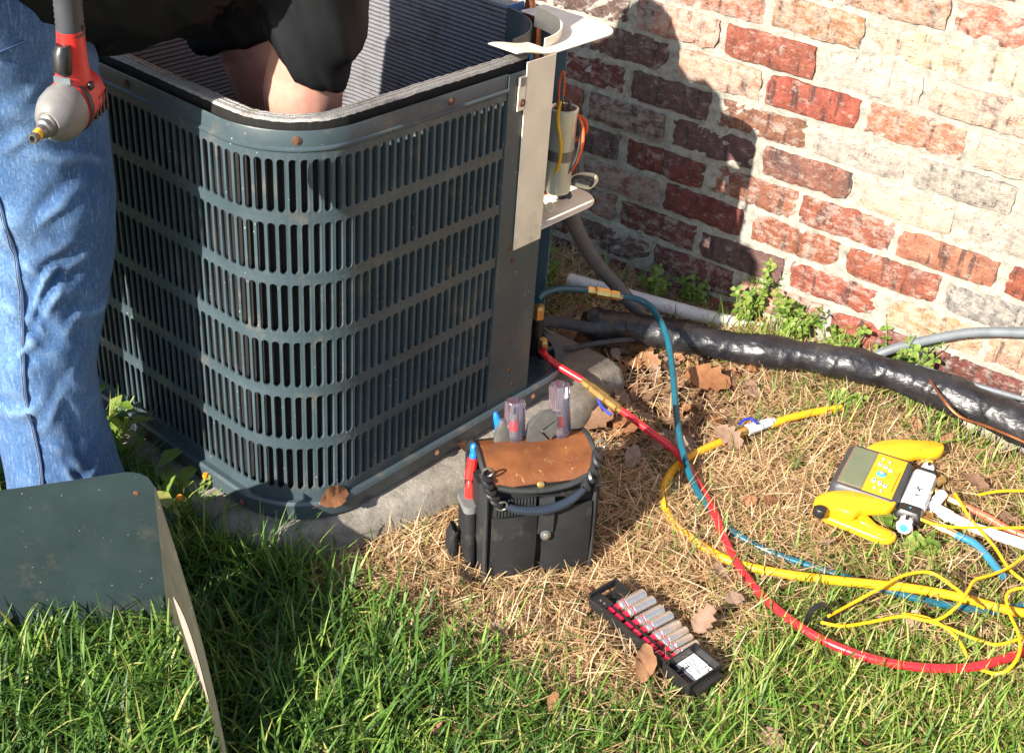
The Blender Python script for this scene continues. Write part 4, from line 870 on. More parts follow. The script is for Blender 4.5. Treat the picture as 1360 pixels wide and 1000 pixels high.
    port((.163, .045, .014), (.173, .034, .018), BRASS, [(0, .006), (.5, .006), (.55, .0075), (1, .007)], "service_stub")
    port((.163, .070, .016), (.205, .062, .012), WHITEP, [(0, .008), (.3, .008), (.35, .011), (1, .011)], "white_port", 14); port((.170, .068, .018), (.180, .100, .03), WHITEP, [(0, .007), (.3, .007), (.4, .0095), (1, .009)], "white_lever", 12)
    for q, r, mt, nm, lab in (([(.205, .062, .012), (.24, .054, .012), (.3, .05, .014), (.38, .06, .01)], .0095, WHITEP, "white_hose", "fat white hose leaving the middle port of the gauge"), ([(.222, .012, .012), (.25, .004, .014), (.275, -.016, .012), (.31, -.06, .01)], .0066, mat("blue_hose", (.03, .18, .29), .35, 0, .12), "blue_hose", "short blue hose bending from the near port of the gauge"), ([(.225, .108, .014), (.26, .098, .014), (.31, .085, .01), (.38, .08, .01)], .0066, mat("coral_hose", (.6, .13, .07), .35, 0, .12), "coral_hose", "coral red hose end screwed to the far port of the gauge")):
        b = MB(M); b.tube(crom(q, 8), r, 12); tag(b.build(nm, mt), lab, "hose")
gauge()

# ------------------------------------------------------------------ tool bag and tools
def tool_bag():
    O = V((.217, -1.039, .004)); M = frame(O, (.6111, .7915, 0), None, V((-.10, .04, 1)))
    root = thing("tool_bag", "black tool pouch with scuffed tan leather flap standing on the straw", "tool bag", tuple(O))
    def part(fn, nm, mt, par=root, smooth=True, sharp=40):
        b = MB(M); fn(b); return b.build(nm, mt, par, smooth, sharp)
    W = .176; D = .085
    def sect(z, ex, dy0, dy1, wob=0):
        return [(x, y, z) for x, y in rrect(-ex, dy0, W + ex, D + dy1, .012, 4)]
    def bodyf(b):
        rs = []
        for i in range(11):
            t = i / 10; z = .170 * t; bul = .007 * math.sin(t * math.pi)
            r = sect(z, .002 + bul * .4 + .006 * t, -bul - .002, bul * .5)
            rs.append([(x + .0014 * math.sin(i * 2.1 + k), y + .0022 * math.sin(i * 1.4 + k * .7) * (1 if y < .02 else .5), zz) for k, (x, y, zz) in enumerate(r)])
        b.rings(rs)
    body = part(bodyf, "pouch", FABRIC)
    part(lambda b: b.sheet(lambda u, v: ((-.007 + (W + .014) * u, D + .004, .1 + .096 * v), (0, 1, 0)), 6, 4, .008), "back_panel", FABRIC)
    # leather flap: over the back edge, down across the front
    def flap(u, v):
        x = .002 + W * u; k = v
        prof = [(D + .002, .150), (D + .001, .188), (D - .008, .201), (D - .03, .205), (D - .052, .201), (.012, .190), (-.006, .179), (-.0145, .168 - .012 * math.sin(math.pi * u))]
        f = k * (len(prof) - 1); i = min(int(f), len(prof) - 2); t = f - i
        y = prof[i][0] * (1 - t) + prof[i + 1][0] * t; z = prof[i][1] * (1 - t) + prof[i + 1][1] * t
        inset = .012 * max(0, k - .72) / .28
        x = x + (inset if u < .5 else -inset) * abs(u - .5) * 2
        return V((x, y, z + .003 * math.sin(u * 6 + 1) * k)), V((0, -.5, .86))
    fl = part(lambda b: b.sheet(flap, 20, 28, .003), "leather_flap", LEATHER, root, True, 60)
    for e, (u0, u1) in enumerate(((0, .0), (1, 1.))):
        part(lambda b: b.tube([flap(u0, k / 24)[0] + V((-.003 if e == 0 else .003, 0, .0005)) for k in range(3, 22)], .0048, 8), "flap_binding", TRIM, fl)
    part(lambda b: b.lathe([(0, .0062), (.0015, .006), (.0024, .004), (.0026, .001)], 16, (W * .5 - .004, -.0155, .168), (0, -1, .3)), "snap_stud", BRASS)
    part(lambda b: [b.box((x, -.0175, .163), (x + .004, -.0125, .1685)) for x in np.arange(.03, W - .028, .0052)], "zip_teeth", BLACK, root, False)
    part(lambda b: b.tube(crom([(.016, -.012, .170), (.045, -.016, .163), (W / 2, -.0175, .1595), (W - .045, -.016, .163), (W - .014, -.012, .172)], 8), .0055, 8), "zip_tape", TRIM)
    # pockets on the front
    def pock(x0, x1, z0, z1, nm, mt=FABRIC, yo=-.010):
        return part(lambda b: b.sheet(lambda u, v: ((x0 + (x1 - x0) * u, yo - .007 * math.sin(math.pi * (z0 + (z1 - z0) * v) / .185) - .005 * math.sin(math.pi * u), z0 + (z1 - z0) * v), (0, -1, 0)), 10, 8, .003), nm, mt)
    p1 = pock(.008, W * .46, .008, .118, "front_pocket"); p2 = pock(W * .52, W - .006, .008, .128, "front_pocket")
    part(lambda b: [b.box((.012 + i * .0052, -.0185, .119), (.0148 + i * .0052, -.0135, .148)) for i in range(13)], "elastic_band", TRIM, root, False)
    part(lambda b: b.sheet(lambda u, v: ((W * .46 + .024 * u, -.0235 - .003 * math.sin(math.pi * v), .085 + .065 * v), (0, -1, 0)), 3, 6, .0035), "closure_strap", TRIM)
    part(lambda b: b.lathe([(0, .0085), (.002, .0085), (.003, .006), (.0032, .001)], 18, (W * .46 + .012, -.0255, .082), (0, -1, .1)), "strap_stud", DSTEEL)
    part(lambda b: b.lathe([(.003, .0045), (.0045, .0038), (.005, .001)], 12, (W * .46 + .012, -.0255, .082), (0, -1, .1)), "stud_ring", STEEL)
    part(lambda b: b.tube([(.0, -.012, .004 + .17 * k / 10) for k in range(11)], .004, 8), "edge_piping", TRIM); part(lambda b: b.tube([(W, -.011, .004 + .17 * k / 10) for k in range(11)], .004, 8), "edge_piping", TRIM)
    # side pocket on the left with grey trim
    part(lambda b: b.rings([[(x, y, z) for x, y in rrect(-.026 + i, .012, -.0062, .066, .008, 3)] for z, i in ((.01, .006), (.04, .001), (.115, 0), (.120, .001))]), "side_pocket", FABRIC)
    part(lambda b: b.rings([[(x, y, z) for x, y in rrect(-.0275, .0105, -.0062, .0675, .008, 3)] for z in (.112, .124)]), "pocket_trim", GREYF)
    part(lambda b: b.rings([[(x, y, z) for x, y in rrect(-.046 + i, .035, -.0285, .068, .008, 3)] for z, i in ((.006, .006), (.03, 0), (.055, .002), (.066, .008))]), "holster", FABRIC)
    part(lambda b: b.rings([[(x, y, z) for x, y in rrect(W + .008, .018, W + .02 - i, .066, .005, 3)] for z, i in ((.02, .003), (.06, 0), (.135, 0))]), "side_pocket", FABRIC)
    part(lambda b: b.rings([[(x, y, z) for x, y in rrect(W + .0075, .0165, W + .0215, .0675, .005, 3)] for z in (.131, .142)]), "pocket_trim", GREYF)
    # twisted shoulder strap hanging across the front, on metal clips
    def twist(pts, r):
        P = crom(pts, 14)
        def f(b):
            for s in (0, math.pi):
                b.tube([p + V((math.cos(i * .55 + s) * r * .6, math.sin(i * .55 + s) * r * .6, math.sin(i * .55 + s) * r * .4)) for i, p in enumerate(P)], r * .62, 7)
        return f
    part(twist([(-.004, -.010, .196), (.002, -.020, .172), (.014, -.026, .150)], .0075), "twisted_strap", BLACK)
    part(twist([(W + .006, .006, .205), (W - .004, -.012, .182), (W - .022, -.024, .158)], .0075), "twisted_strap", BLACK)
    part(lambda b: b.tube(crom([(.026, -.023, .143), (.05, -.0285, .135), (W / 2, -.032, .1325), (W - .05, -.0285, .140), (W - .024, -.023, .155)], 8), [.0055 + .0025 * math.sin(math.pi * i / 32) for i in range(33)], 10), "strap_sleeve", mat("shiny_black_vinyl", (.02, .026, .04), .22))
    for c, t in (((.020, -.028, .146), 0), ((W + .012, .010, .212), 1), ((.0, -.014, .2), 1)):
        part(lambda b: b.tube([V(c) + V((.0085 * math.cos(a), -.002 * math.sin(a), .0085 * math.sin(a))) for a in [2 * math.pi * k / 18 for k in range(19)]], .0016, 6), "d_ring", DSTEEL)
    # tools in the bag: every tool its own thing
    def tool(name, label, cat, parts):
        r = thing(name, label, cat, tuple(M @ V(parts[0][3])))
        for nm, mt, fn, _ in parts:
            b = MB(M); fn(b); b.build(nm, mt, r, True, 35)
    def flutes(c, d, L, r, n=6):
        def f(b):
            A = V(c); ax = V(d).normalized(); u = ax.cross(V((0, 1, 0))).normalized(); v = ax.cross(u); rs = []
            for hh, k in ((0, .82), (.012, .8), (.02, 1), (L - .006, 1.02), (L - .002, .97), (L, .82)):
                rs.append([A + ax * hh + (u * math.cos(a) + v * math.sin(a)) * r * k * (1 + .09 * math.cos(n * a)) for a in [2 * math.pi * q / 36 for q in range(36)]])
            b.rings(rs)
        return f
    for (x, y, L, label) in ((.066, .065, .076, "screwdriver with clear fluted handle between the blue plier grips and the wrench"), (.140, .062, .098, "taller screwdriver with clear fluted handle right of the wrench head")):
        tool("screwdriver", label, "screwdriver", [("handle", CLEAR, flutes((x, y, .195), (-.03 if x < .1 else -.05, .1, 1), L, .0155), (x, y, .19)),
            ("shank", STEEL, lambda b: b.tube([(x, y, .02), (x - .003, y + .006, .25)], .0042, 10), 0), ("ferrule", RED, lambda b: b.lathe([(0, .006), (.012, .006), (.02, .0035)], 12, (x - .002, y + .004, .222), (0, .1, 1)), 0)])
    Mi = M.inverted()
    def loc(px, py, yl):                          # pixel -> (x, z) on the pouch's own plane y = yl
        a = Mi @ V(CAM); d = Mi.to_3x3() @ V(ray(px, py)); t = (yl - a.y) / d.y; return a.x + d.x * t, a.z + d.z * t
    def slab(pts, y0, y1):
        q = [loc(600 + a / 6.18, 520 + c / 6.18, y0) for a, c in pts]; n = len(q)
        return lambda b: b.add([(x, y0, z) for x, z in q] + [(x, y1, z) for x, z in q], [tuple(range(n)), tuple(range(2 * n - 1, n - 1, -1))] + [((i + 1) % n, i, n + i, n + (i + 1) % n) for i in range(n)])
    tool("adjustable_wrench", "dark steel adjustable wrench head sticking up between the two clear screwdrivers", "wrench",
         [("head", DSTEEL, slab([(618, 470), (622, 380), (640, 300), (690, 235), (760, 190), (830, 172), (862, 196), (864, 228), (745, 312), (720, 330), (790, 395), (770, 470)], .052, .066), (.1, .06, .2)),
          ("moving_jaw", DSTEEL, slab([(752, 330), (770, 322), (868, 248), (862, 300), (838, 360), (812, 392)], .050, .064), 0), ("handle", DSTEEL, lambda b: b.box((.092, .054, .03), (.112, .066, .205)), 0)])
    def grip(p, q, r): return lambda b: b.tube(crom([p, (V(p) + V(q)) / 2 + V((.002, 0, 0)), q], 5), [r * k for k in (.8, 1, 1.05, 1, .95, 1.02, 1.05, 1, .95, .8, .45)], 10)
    tool("pliers", "pliers with a bright blue tipped grip behind the tan flap", "pliers", [("grip", BLUEP, grip((.040, .07, .205), (.034, .074, .252), .0058), (.04, .07, .2)), ("jaw", DSTEEL, lambda b: b.rings([[(.044 + x, .066 + y, z) for x, y in rrect(-hw, -.005, hw, .005, .003, 2)] for z, hw in ((.16, .014), (.215, .013), (.232, .008), (.242, .003))]), 0)])
    tool("side_cutters", "red handled cutters with blue tip in the left side pocket of the bag", "cutters", [("grip", RED, grip((-.014, .040, .085), (-.012, .046, .152), .0085), (-.014, .04, .09)), ("grip", RED, lambda b: b.tube(crom([(-.012, .046, .155), (-.008, .05, .175), (-.006, .052, .188)], 6), .0085, 10), 0), ("blue_tip", BLUEP, grip((-.0065, .052, .186), (-.005, .054, .212), .0064), 0)])
tool_bag()

def socket_tray():
    O = V((.404, -.982, .013)); M = frame(O, (.965, -.262, 0), None, V((.03, -.08, 1))) @ Matrix.Diagonal((.93, .92, .85, 1))
    root = thing("socket_tray", "black plastic socket rail with crimson clips and an open end bin on the grass", "socket tray", tuple(O))
    def part(fn, nm, mt, par=root, smooth=False):
        b = MB(M); fn(b); return b.build(nm, mt, par, smooth, 35)
    def rail(b):
        b.box((.0, -.014, 0), (.165, -.010, .022)); b.box((.0, .004, 0), (.165, .008, .016)); b.box((.0, -.010, 0), (.165, .004, .006))
    part(rail, "rail", BLACK)
    def endcap(b):
        b.box((-.014, -.016, 0), (.020, .010, .020), .002); b.box((-.016, -.014, .016), (-.012, .046, .030)); b.box((-.012, .042, .0), (.016, .046, .030)); b.box((-.014, .01, 0), (.014, .042, .004))
    part(endcap, "end_cap", BLACK)
    part(lambda b: [b.lathe([(0, .0022), (.0008, .002)], 8, (.002 + i * .009, -.003, .020)) for i in range(2)], "rivet", DSTEEL)
    def bin_(b):
        x0, x1, y0, y1, h = .166, .225, -.020, .052, .026
        b.box((x0, y0, 0), (x1, y1, .004)); b.box((x0, y0, .0041), (x0 + .003, y1, h)); b.box((x1 - .003, y0, .0041), (x1, y1, h)); b.box((x0 + .0031, y0, .0041), (x1 - .0031, y0 + .003, h)); b.box((x0 + .0031, y1 - .003, .0041), (x1 - .0031, y1, h)); b.box((x0 + .02, y0 + .0031, .0041), (x0 + .0225, y0 + .026, .018)); b.box((x1, y0 + .01, .006), (x1 + .012, y1 - .01, .018))
    bn = part(bin_, "end_bin", BLACK)
    part(lambda b: b.box((.170, .006, .0044), (.214, .047, .0054)), "paper_label", PAPER, bn)
    part(lambda b: [b.box((.174, .010 + i * .005, .0055), (.205 - 3 * (i % 3) * .003, .0116 + i * .005, .0058)) for i in range(6)], "printed_line", CONDUIT2, bn)
    part(lambda b: b.tube(crom([(.205, .0, .027), (.21, .012, .032), (.216, .006, .03), (.221, .016, .029)], 6), .0009, 5), "wire_clip", STEEL, bn, True)
    xs = [.024, .0445, .068, .0875, .109, .126, .1415, .157]; ln = [.052, .054, .051, .053, .050, .050, .046, .044]; rr = [.0098, .0095, .0092, .0092, .0084, .0078, .0068, .0064]
    names = ["first", "second", "third", "fourth", "fifth", "sixth", "seventh", "last"]
    for i, (x, L, r) in enumerate(zip(xs, ln, rr)):
        def clip(b):
            b.box((x - r * .9, -.0085, .0062), (x + r * .9, .0035, .0165), .0025); b.box((x - r * .62, .0081, .006), (x + r * .62, .018, .014), .002)
        part(clip, "clip", REDCLIP, root, True)
        d = V((.10, 1, .06)).normalized(); A = V((x, .0185, .0105))
        t = thing("socket", f"chrome deep socket, {names[i]} counted from the hooked black end cap of the rail", "socket", tuple(M @ A), "sockets clipped along the black rail")
        def sk(b): b.lathe([(0, r * .9), (.0015, r), (.008, r), (.0085, r * .94), (.0105, r * .94), (.011, r), (L - .001, r), (L, r * .93), (L + .0001, r * .7), (L - .008, r * .66)], 20, A, d)
        b = MB(M); sk(b); b.build("socket_body", STEEL, t, True, 30)
        b = MB(M); b.lathe([(.0086, r * .965), (.0104, r * .965)], 20, A, d); b.build("colour_ring", REDCLIP, t, True, 30)
socket_tray()

# ------------------------------------------------------------------ vegetation
def Pp(q): return [tuple(at(x, y, 0))[:2] for x, y in q]
STRAWP = Pp([(360, 740), (520, 655), (620, 640), (700, 560), (740, 480), (900, 470), (1040, 470), (1400, 560), (1400, 640), (1110, 650), (1100, 745), (1020, 790), (1000, 850), (900, 905), (800, 945), (690, 900), (560, 850), (430, 780)])
LITTERP = Pp([(690, 545), (745, 400), (900, 445), (1020, 490), (980, 560), (900, 610), (830, 640), (760, 570)])
FOOT = [tuple(U(s, t, 0))[:2] for s, t in ((-.02, -.03), (.72, -.03), (.72, .76), (-.02, .76))]
PADP = [(.09, -.46), (.115, -.62), (.088, -.90), (.012, -1.13), (-.036, -1.215), (-.09, -1.250), (-.2, -1.262), (-.5, -1.26), (-.82, -1.22), (-.84, -.9), (-.82, -.42), (-.4, -.4), (.05, -.42)]
def rel(o, ax, p0, p1): 
    a = V(ax).normalized(); b = V((-a.y, a.x, 0)); o = V(o); return [tuple(o + a * u + b * v)[:2] for u, v in ((p0[0], p0[1]), (p1[0], p0[1]), (p1[0], p1[1]), (p0[0], p1[1]))]
BAGP = rel((.217, -1.039, 0), (.6111, .7915, 0), (-.03, -.012), (.19, .1)); TRAYP = rel((.392, -.985, 0), (.965, -.262, 0), (-.015, -.02), (.228, .052)); GAUGEP = rel((.556, -.497, 0), (.985, .165, 0), (-.005, -.0), (.165, .17))
def blades(name, mt, base, az, Ln, lean, curl, wd, tone, label):
    n = len(base); ts = np.array([0, .36, .72, 1.]); dirs = np.stack([np.cos(az), np.sin(az)], 1); side = np.stack([-np.sin(az), np.cos(az), np.zeros(n)], 1)
    ang = lean[:, None] + curl[:, None] * ts[None, :]; seg = np.diff(ts); hz = np.zeros((n, 4)); vz = np.zeros((n, 4))
    for i in range(3):
        a = (ang[:, i] + ang[:, i + 1]) / 2; hz[:, i + 1] = hz[:, i] + np.sin(a) * seg[i]; vz[:, i + 1] = vz[:, i] + np.cos(a) * seg[i]
    C = np.zeros((n, 4, 3)); C[:, :, :2] = base[:, None, :2] + dirs[:, None, :] * (hz * Ln[:, None])[:, :, None]; C[:, :, 2] = base[:, 2:3] + vz * Ln[:, None]
    gmin = gz(C[:, :, 0], C[:, :, 1]) + .003; C[:, 1:, 2] = np.maximum(C[:, 1:, 2], gmin[:, 1:])
    wt = np.array([.75, 1., .7]); tw = np.random.uniform(-.5, .5, n)
    side2 = side.copy(); side2[:, 2] = tw * .6
    vv = np.zeros((n, 7, 3))
    for i in range(3):
        vv[:, 2 * i] = C[:, i] - side2 * (wd * wt[i] / 2)[:, None]; vv[:, 2 * i + 1] = C[:, i] + side2 * (wd * wt[i] / 2)[:, None]
    vv[:, 6] = C[:, 3]
    o = (np.arange(n) * 7)[:, None]
    q = np.concatenate([o + np.array([[0, 1, 3, 2]]), o + np.array([[2, 3, 5, 4]])], 0); t = o + np.array([[4, 5, 6]])
    me = bpy.data.meshes.new(name); me.vertices.add(n * 7); me.vertices.foreach_set("co", vv.reshape(-1).astype(np.float32))
    li = np.concatenate([q.ravel(), t.ravel()]); me.loops.add(len(li)); me.loops.foreach_set("vertex_index", li.astype(np.int32))
    st = np.concatenate([np.arange(len(q)) * 4, len(q) * 4 + np.arange(len(t)) * 3]); me.polygons.add(len(st)); me.polygons.foreach_set("loop_start", st.astype(np.int32))
    me.update(calc_edges=True); me.polygons.foreach_set("use_smooth", np.ones(len(st), bool))
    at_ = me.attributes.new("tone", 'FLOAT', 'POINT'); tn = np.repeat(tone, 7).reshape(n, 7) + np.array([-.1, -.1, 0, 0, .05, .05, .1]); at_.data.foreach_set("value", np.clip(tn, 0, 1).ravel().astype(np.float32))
    me.materials.append(mt); ob = bpy.data.objects.new(name, me); COL.objects.link(ob); tag(ob, label, None, None, 'stuff'); return ob
def scatter(n, x0, x1, y0, y1):
    x = np.random.uniform(x0, x1, n); y = np.random.uniform(y0, y1, n); return x, y
def lowf(x, y, s, k): 
    return (np.sin(x * s + 1.3 * k) * np.sin(y * s * 1.13 + 2.1 * k) + np.sin((x + y) * s * .71 + k) * np.sin((x - y) * s * .83 + 3 * k)) * .5
def solid(x, y): return inpoly(x, y, FOOT) | inpoly(x, y, PADP) | inpoly(x, y, BAGP) | (y > -.012)
def lawn():
    x, y = scatter(245000, -1.5, 2.0, -2.2, .0)
    jx = x + np.random.normal(0, .022, len(x)); jy = y + np.random.normal(0, .022, len(x))
    inst = inpoly(jx, jy, STRAWP); lit = inpoly(jx, jy, LITTERP)
    back = (y > -.30) & (x < 1.0)
    right = sstep(.42, .75, x) * sstep(-.75, -.55, y)
    p = np.where(inst, .045 + .13 * sstep(.38, .7, x), .85); p = np.where(lit, .012, p); p = np.where(back, .10, p)
    p = np.where(~inst & (right > .3), .38, p)
    p = p * np.where(inst | lit, 1 + 1.2 * np.clip(lowf(x, y, 26, 2), 0, 1), 1 + .25 * lowf(x, y, 22, 1))
    p = np.where((x > .35) & (y > -.45) & (y < -.02), .24, p)
    keep = (np.random.rand(len(x)) < p) & ~solid(x, y) & ~inpoly(x, y, TRAYP) & ~inpoly(x, y, GAUGEP)
    x, y = x[keep], y[keep]; n = len(x); print("grass blades", n)
    big = np.where((x < .35) & (y < -1.1), 1.0, .78)
    tr = inpoly(x, y, rel((.392, -.985, 0), (.965, -.262, 0), (-.05, -.06), (.26, .09))) | inpoly(x, y, rel((.556, -.497, 0), (.985, .165, 0), (-.06, -.09), (.33, .24)))
    fg = sstep(-1.0, -1.35, y) * sstep(.6, .2, x); L = np.random.uniform(.035, .095, n) * (1 + .18 * fg) * big * np.where(tr, .55, 1); lean = np.random.uniform(.1, 1.25, n); curl = np.random.uniform(.1, 1.3, n)
    cl = lowf(x, y, 9, 4); az = np.random.uniform(0, 2 * np.pi, n) + cl * .6
    tone = np.clip(.42 + .22 * np.random.randn(n) + .12 * lowf(x, y, 14, 6) + .26 * sstep(.35, .9, x) - .10 * fg, 0, 1); yell = np.random.rand(n) < np.where((y > -.45) | (x > .6), .16, .06); tone[yell] = 1
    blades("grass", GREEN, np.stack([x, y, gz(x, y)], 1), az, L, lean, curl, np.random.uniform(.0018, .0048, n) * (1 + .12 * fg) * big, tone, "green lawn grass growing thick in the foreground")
    # dry straw
    x, y = scatter(110000, -.45, 1.5, -1.75, -.02)
    jx = x + np.random.normal(0, .03, len(x)); jy = y + np.random.normal(0, .03, len(x)); inst = inpoly(jx, jy, STRAWP); lit = inpoly(jx, jy, LITTERP)
    p = np.where(inst, .95, .07); p = np.where(lit, .3, p); p = np.where(y > -.22, .95, p); p = np.where(~inst & (x > .5) & (y > -.8), .3, p)
    keep = (np.random.rand(len(x)) < p) & ~solid(x, y) & ~inpoly(x, y, TRAYP) & ~inpoly(x, y, GAUGEP); x, y = x[keep], y[keep]; n = len(x); print("straw", n)
    up = np.random.rand(n) < .12
    lean = np.where(up, np.random.uniform(.5, 1.1, n), np.random.uniform(1.2, 1.62, n)); h = np.where(up, 0, np.random.uniform(0, .022, n))
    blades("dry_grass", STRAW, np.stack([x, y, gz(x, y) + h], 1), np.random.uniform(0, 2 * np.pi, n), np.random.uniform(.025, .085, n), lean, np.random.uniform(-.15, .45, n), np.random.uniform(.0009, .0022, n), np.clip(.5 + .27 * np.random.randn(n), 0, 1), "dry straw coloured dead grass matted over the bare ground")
    # small litter fragments
    x, y = scatter(32000, -.1, 1.4, -1.35, .0); jx = x + np.random.normal(0, .03, len(x)); jy = y + np.random.normal(0, .03, len(x)); lit = inpoly(jx, jy, LITTERP); inst = inpoly(jx, jy, STRAWP)
    p = np.where(lit, .9, np.where(inst, .16, .05)); keep = (np.random.rand(len(x)) < p) & ~solid(x, y) & ~inpoly(x, y, TRAYP) & ~inpoly(x, y, GAUGEP); x, y = x[keep], y[keep]; n = len(x)
    blades("leaf_litter", BITS, np.stack([x, y, gz(x, y) + np.random.uniform(.001, .012, n)], 1), np.random.uniform(0, 6.28, n), np.random.uniform(.008, .028, n), np.random.uniform(1.1, 1.8, n), np.random.uniform(-.6, .6, n), np.random.uniform(.006, .015, n), np.random.rand(n), "crumbled brown leaf fragments between the pipes and the straw")
lawn()

MARKS = [("beside the lower service valve", (.08, -.6, 0)), ("against the edge of the concrete pad", (.12, -.8, 0)), ("under the black taped pipe", tuple(at(960, 480, 0))), ("next to the teal hose", tuple(at(900, 540, 0))), ("near the red hose valve", tuple(at(810, 550, 0))), ("by the yellow hose valve", tuple(at(1000, 575, 0))), ("inside the yellow hose loop", tuple(at(960, 650, 0))), ("between the teal hose and yellow valve", tuple(at(945, 560, 0))), ("behind the tool bag", tuple(at(830, 620, 0))), ("in front of the tool bag", tuple(at(700, 800, 0))), ("behind the gauge", tuple(at(1200, 570, 0))), ("left of the gauge", tuple(at(1060, 640, 0))), ("among the yellow cables", tuple(at(1250, 800, 0))), ("beside the socket rail", tuple(at(900, 840, 0))), ("outside the red hose curve", tuple(at(1150, 920, 0))), ("at the foot of the brick wall", tuple(at(1000, 430, 0))), ("under the grey flexible conduit", tuple(at(800, 420, 0))), ("in the grass below the straw", tuple(at(560, 880, 0)))]
def leaves():
    rng = random.Random(11); protos = []
    for k in range(9):
        m = MB(); n = 9; lob = .16 + .09 * (k % 3); cu = rng.uniform(-1, 1.6); tw = rng.uniform(-.6, .6); rows = []
        for i in range(n + 1):
            t = i / n; wd = .36 * math.sin(math.pi * min(1, t * .94 + .05)) ** .7 * (1 - lob * (1 if i % 2 else -.25)) if k < 6 else .27 * math.sin(math.pi * min(1, t + .02)) ** .8
            x = t - .5; z = cu * .22 * (x * x) ; rows.append([(x + (.05 if i % 2 == 0 else -.02), -wd, z + .30 * wd * (1.0 + .5 * math.sin(i * 1.7 + k)) + tw * x * wd), (x, 0, z), (x + (.05 if i % 2 == 0 else -.02), wd, z + .32 * wd * (1 + .5 * math.sin(i * 2.3 + k)) - tw * x * wd)])
        vs = [p for r in rows for p in r]; fs = []
        for i in range(n):
            for j in range(2): a = i * 3 + j; fs.append((a, a + 1, a + 4, a + 3))
        m.add(vs, fs); b0 = len(m.v); m.add([(-.5, .012, .0), (-.5, -.012, 0), (-.78, -.008, .02), (-.78, .008, .02)], [(0, 1, 2, 3)])
        me = bpy.data.meshes.new("fallen_leaf"); me.from_pydata([tuple(p) for p in m.v], [], m.f); me.materials.append(LEAFM if k % 3 else LEAFO); smooth_mesh(me, 60); protos.append(me)
    spots = []
    def put(p, s, k, rz, tilt=(0, 0), label=None, grp=None):
        o = bpy.data.objects.new("fallen_leaf", protos[k]); COL.objects.link(o); o.location = p; o.scale = (s, s, s); o.rotation_euler = (tilt[0], tilt[1], rz)
        if label is None:
            p = V(p); mk = sorted(MARKS, key=lambda q: (V(q[1]) - p).length); tl = math.hypot(*tilt)
            label = f"{'tiny' if s < .04 else 'small' if s < .05 else 'middling' if s < .06 else 'large'} {'tan' if k % 3 else 'rusty'} {('broad', 'lobed', 'ragged')[k % 3] if k < 6 else 'slender'} {'flat' if tl < .25 else 'tilted' if tl < .45 else 'upturned'} leaf {mk[0][0]}"; grp = "fallen leaves on the ground"
        tag(o, label, "leaf", grp)
    sp = [(U(.075, -.006, .112), .062, 6, 1.55, (.75, .1), "rust brown dead leaf caught on the condenser base pan rim"),
          (at(856, 880, .035), .062, 6, 2.0, (.4, -.5), "pinkish brown leaf leaning on the front of the socket rail"), (at(935, 822, .04), .05, 2, 1.3, (.3, -.9), "tan leaf standing on edge in grass behind the sockets"),
          (at(940, 505, .03), .095, 0, .5, (.3, .1), "large orange brown oak leaf under the black taped pipe"), (at(742, 510, .02), .10, 3, 2.4, (.1, .2), "lobed tan oak leaf on the pad beside the unit corner"),
          (at(968, 580, .03), .06, 5, .2, (.5, .4), "brown leaf beside the yellow hose valve"), (at(790, 560, .03), .075, 1, .8, (.2, -.3), "curled brown leaf below the brass ball valve"), (at(1295, 640, .03), .055, 7, .3, (.2, .3), "pinkish leaf behind the gauge ports"), (at(975, 795, .03), .035, 4, 1., (.3, .1), "small rust leaf on straw above the socket tray"),
          (at(662, 838, .02), .045, 8, 2.6, (.3, .2), "grey tan leaf lying flat on the straw"), (at(618, 595, .068), .05, 0, .9, (.2, .7), "reddish leaf tucked under the condenser on the pad")]
    for s in sp: put(s[0], s[1], s[2], s[3], s[4], s[5])
    lp = np.array(LITTERP); cnt = 0
    while cnt < 150:
        x = rng.uniform(-.2, .6); y = rng.uniform(-1.0, -.12)
        if not inpoly(np.array(x), np.array(y), LITTERP) or solid(np.array([x]), np.array([y]))[0]: continue
        put((x, y, gz(x, y) + rng.uniform(.008, .03)), rng.uniform(.028, .062), rng.randrange(9), rng.uniform(0, 6.28), (rng.uniform(-.5, .5), rng.uniform(-.5, .5)), None, "fallen leaves in the litter"); cnt += 1
    cnt = 0
    while cnt < 45:
        x = rng.uniform(-.2, 1.3); y = rng.uniform(-1.3, -.1)
        if solid(np.array([x]), np.array([y]))[0] or inpoly(np.array(x), np.array(y), LITTERP) or inpoly(np.array(x), np.array(y), TRAYP) or inpoly(np.array(x), np.array(y), GAUGEP): continue
        put((x, y, gz(x, y) + rng.uniform(.01, .03)), rng.uniform(.025, .055), rng.randrange(9), rng.uniform(0, 6.28), (rng.uniform(-.6, .6), rng.uniform(-.6, .6)), None, "fallen leaves on the lawn"); cnt += 1
leaves()

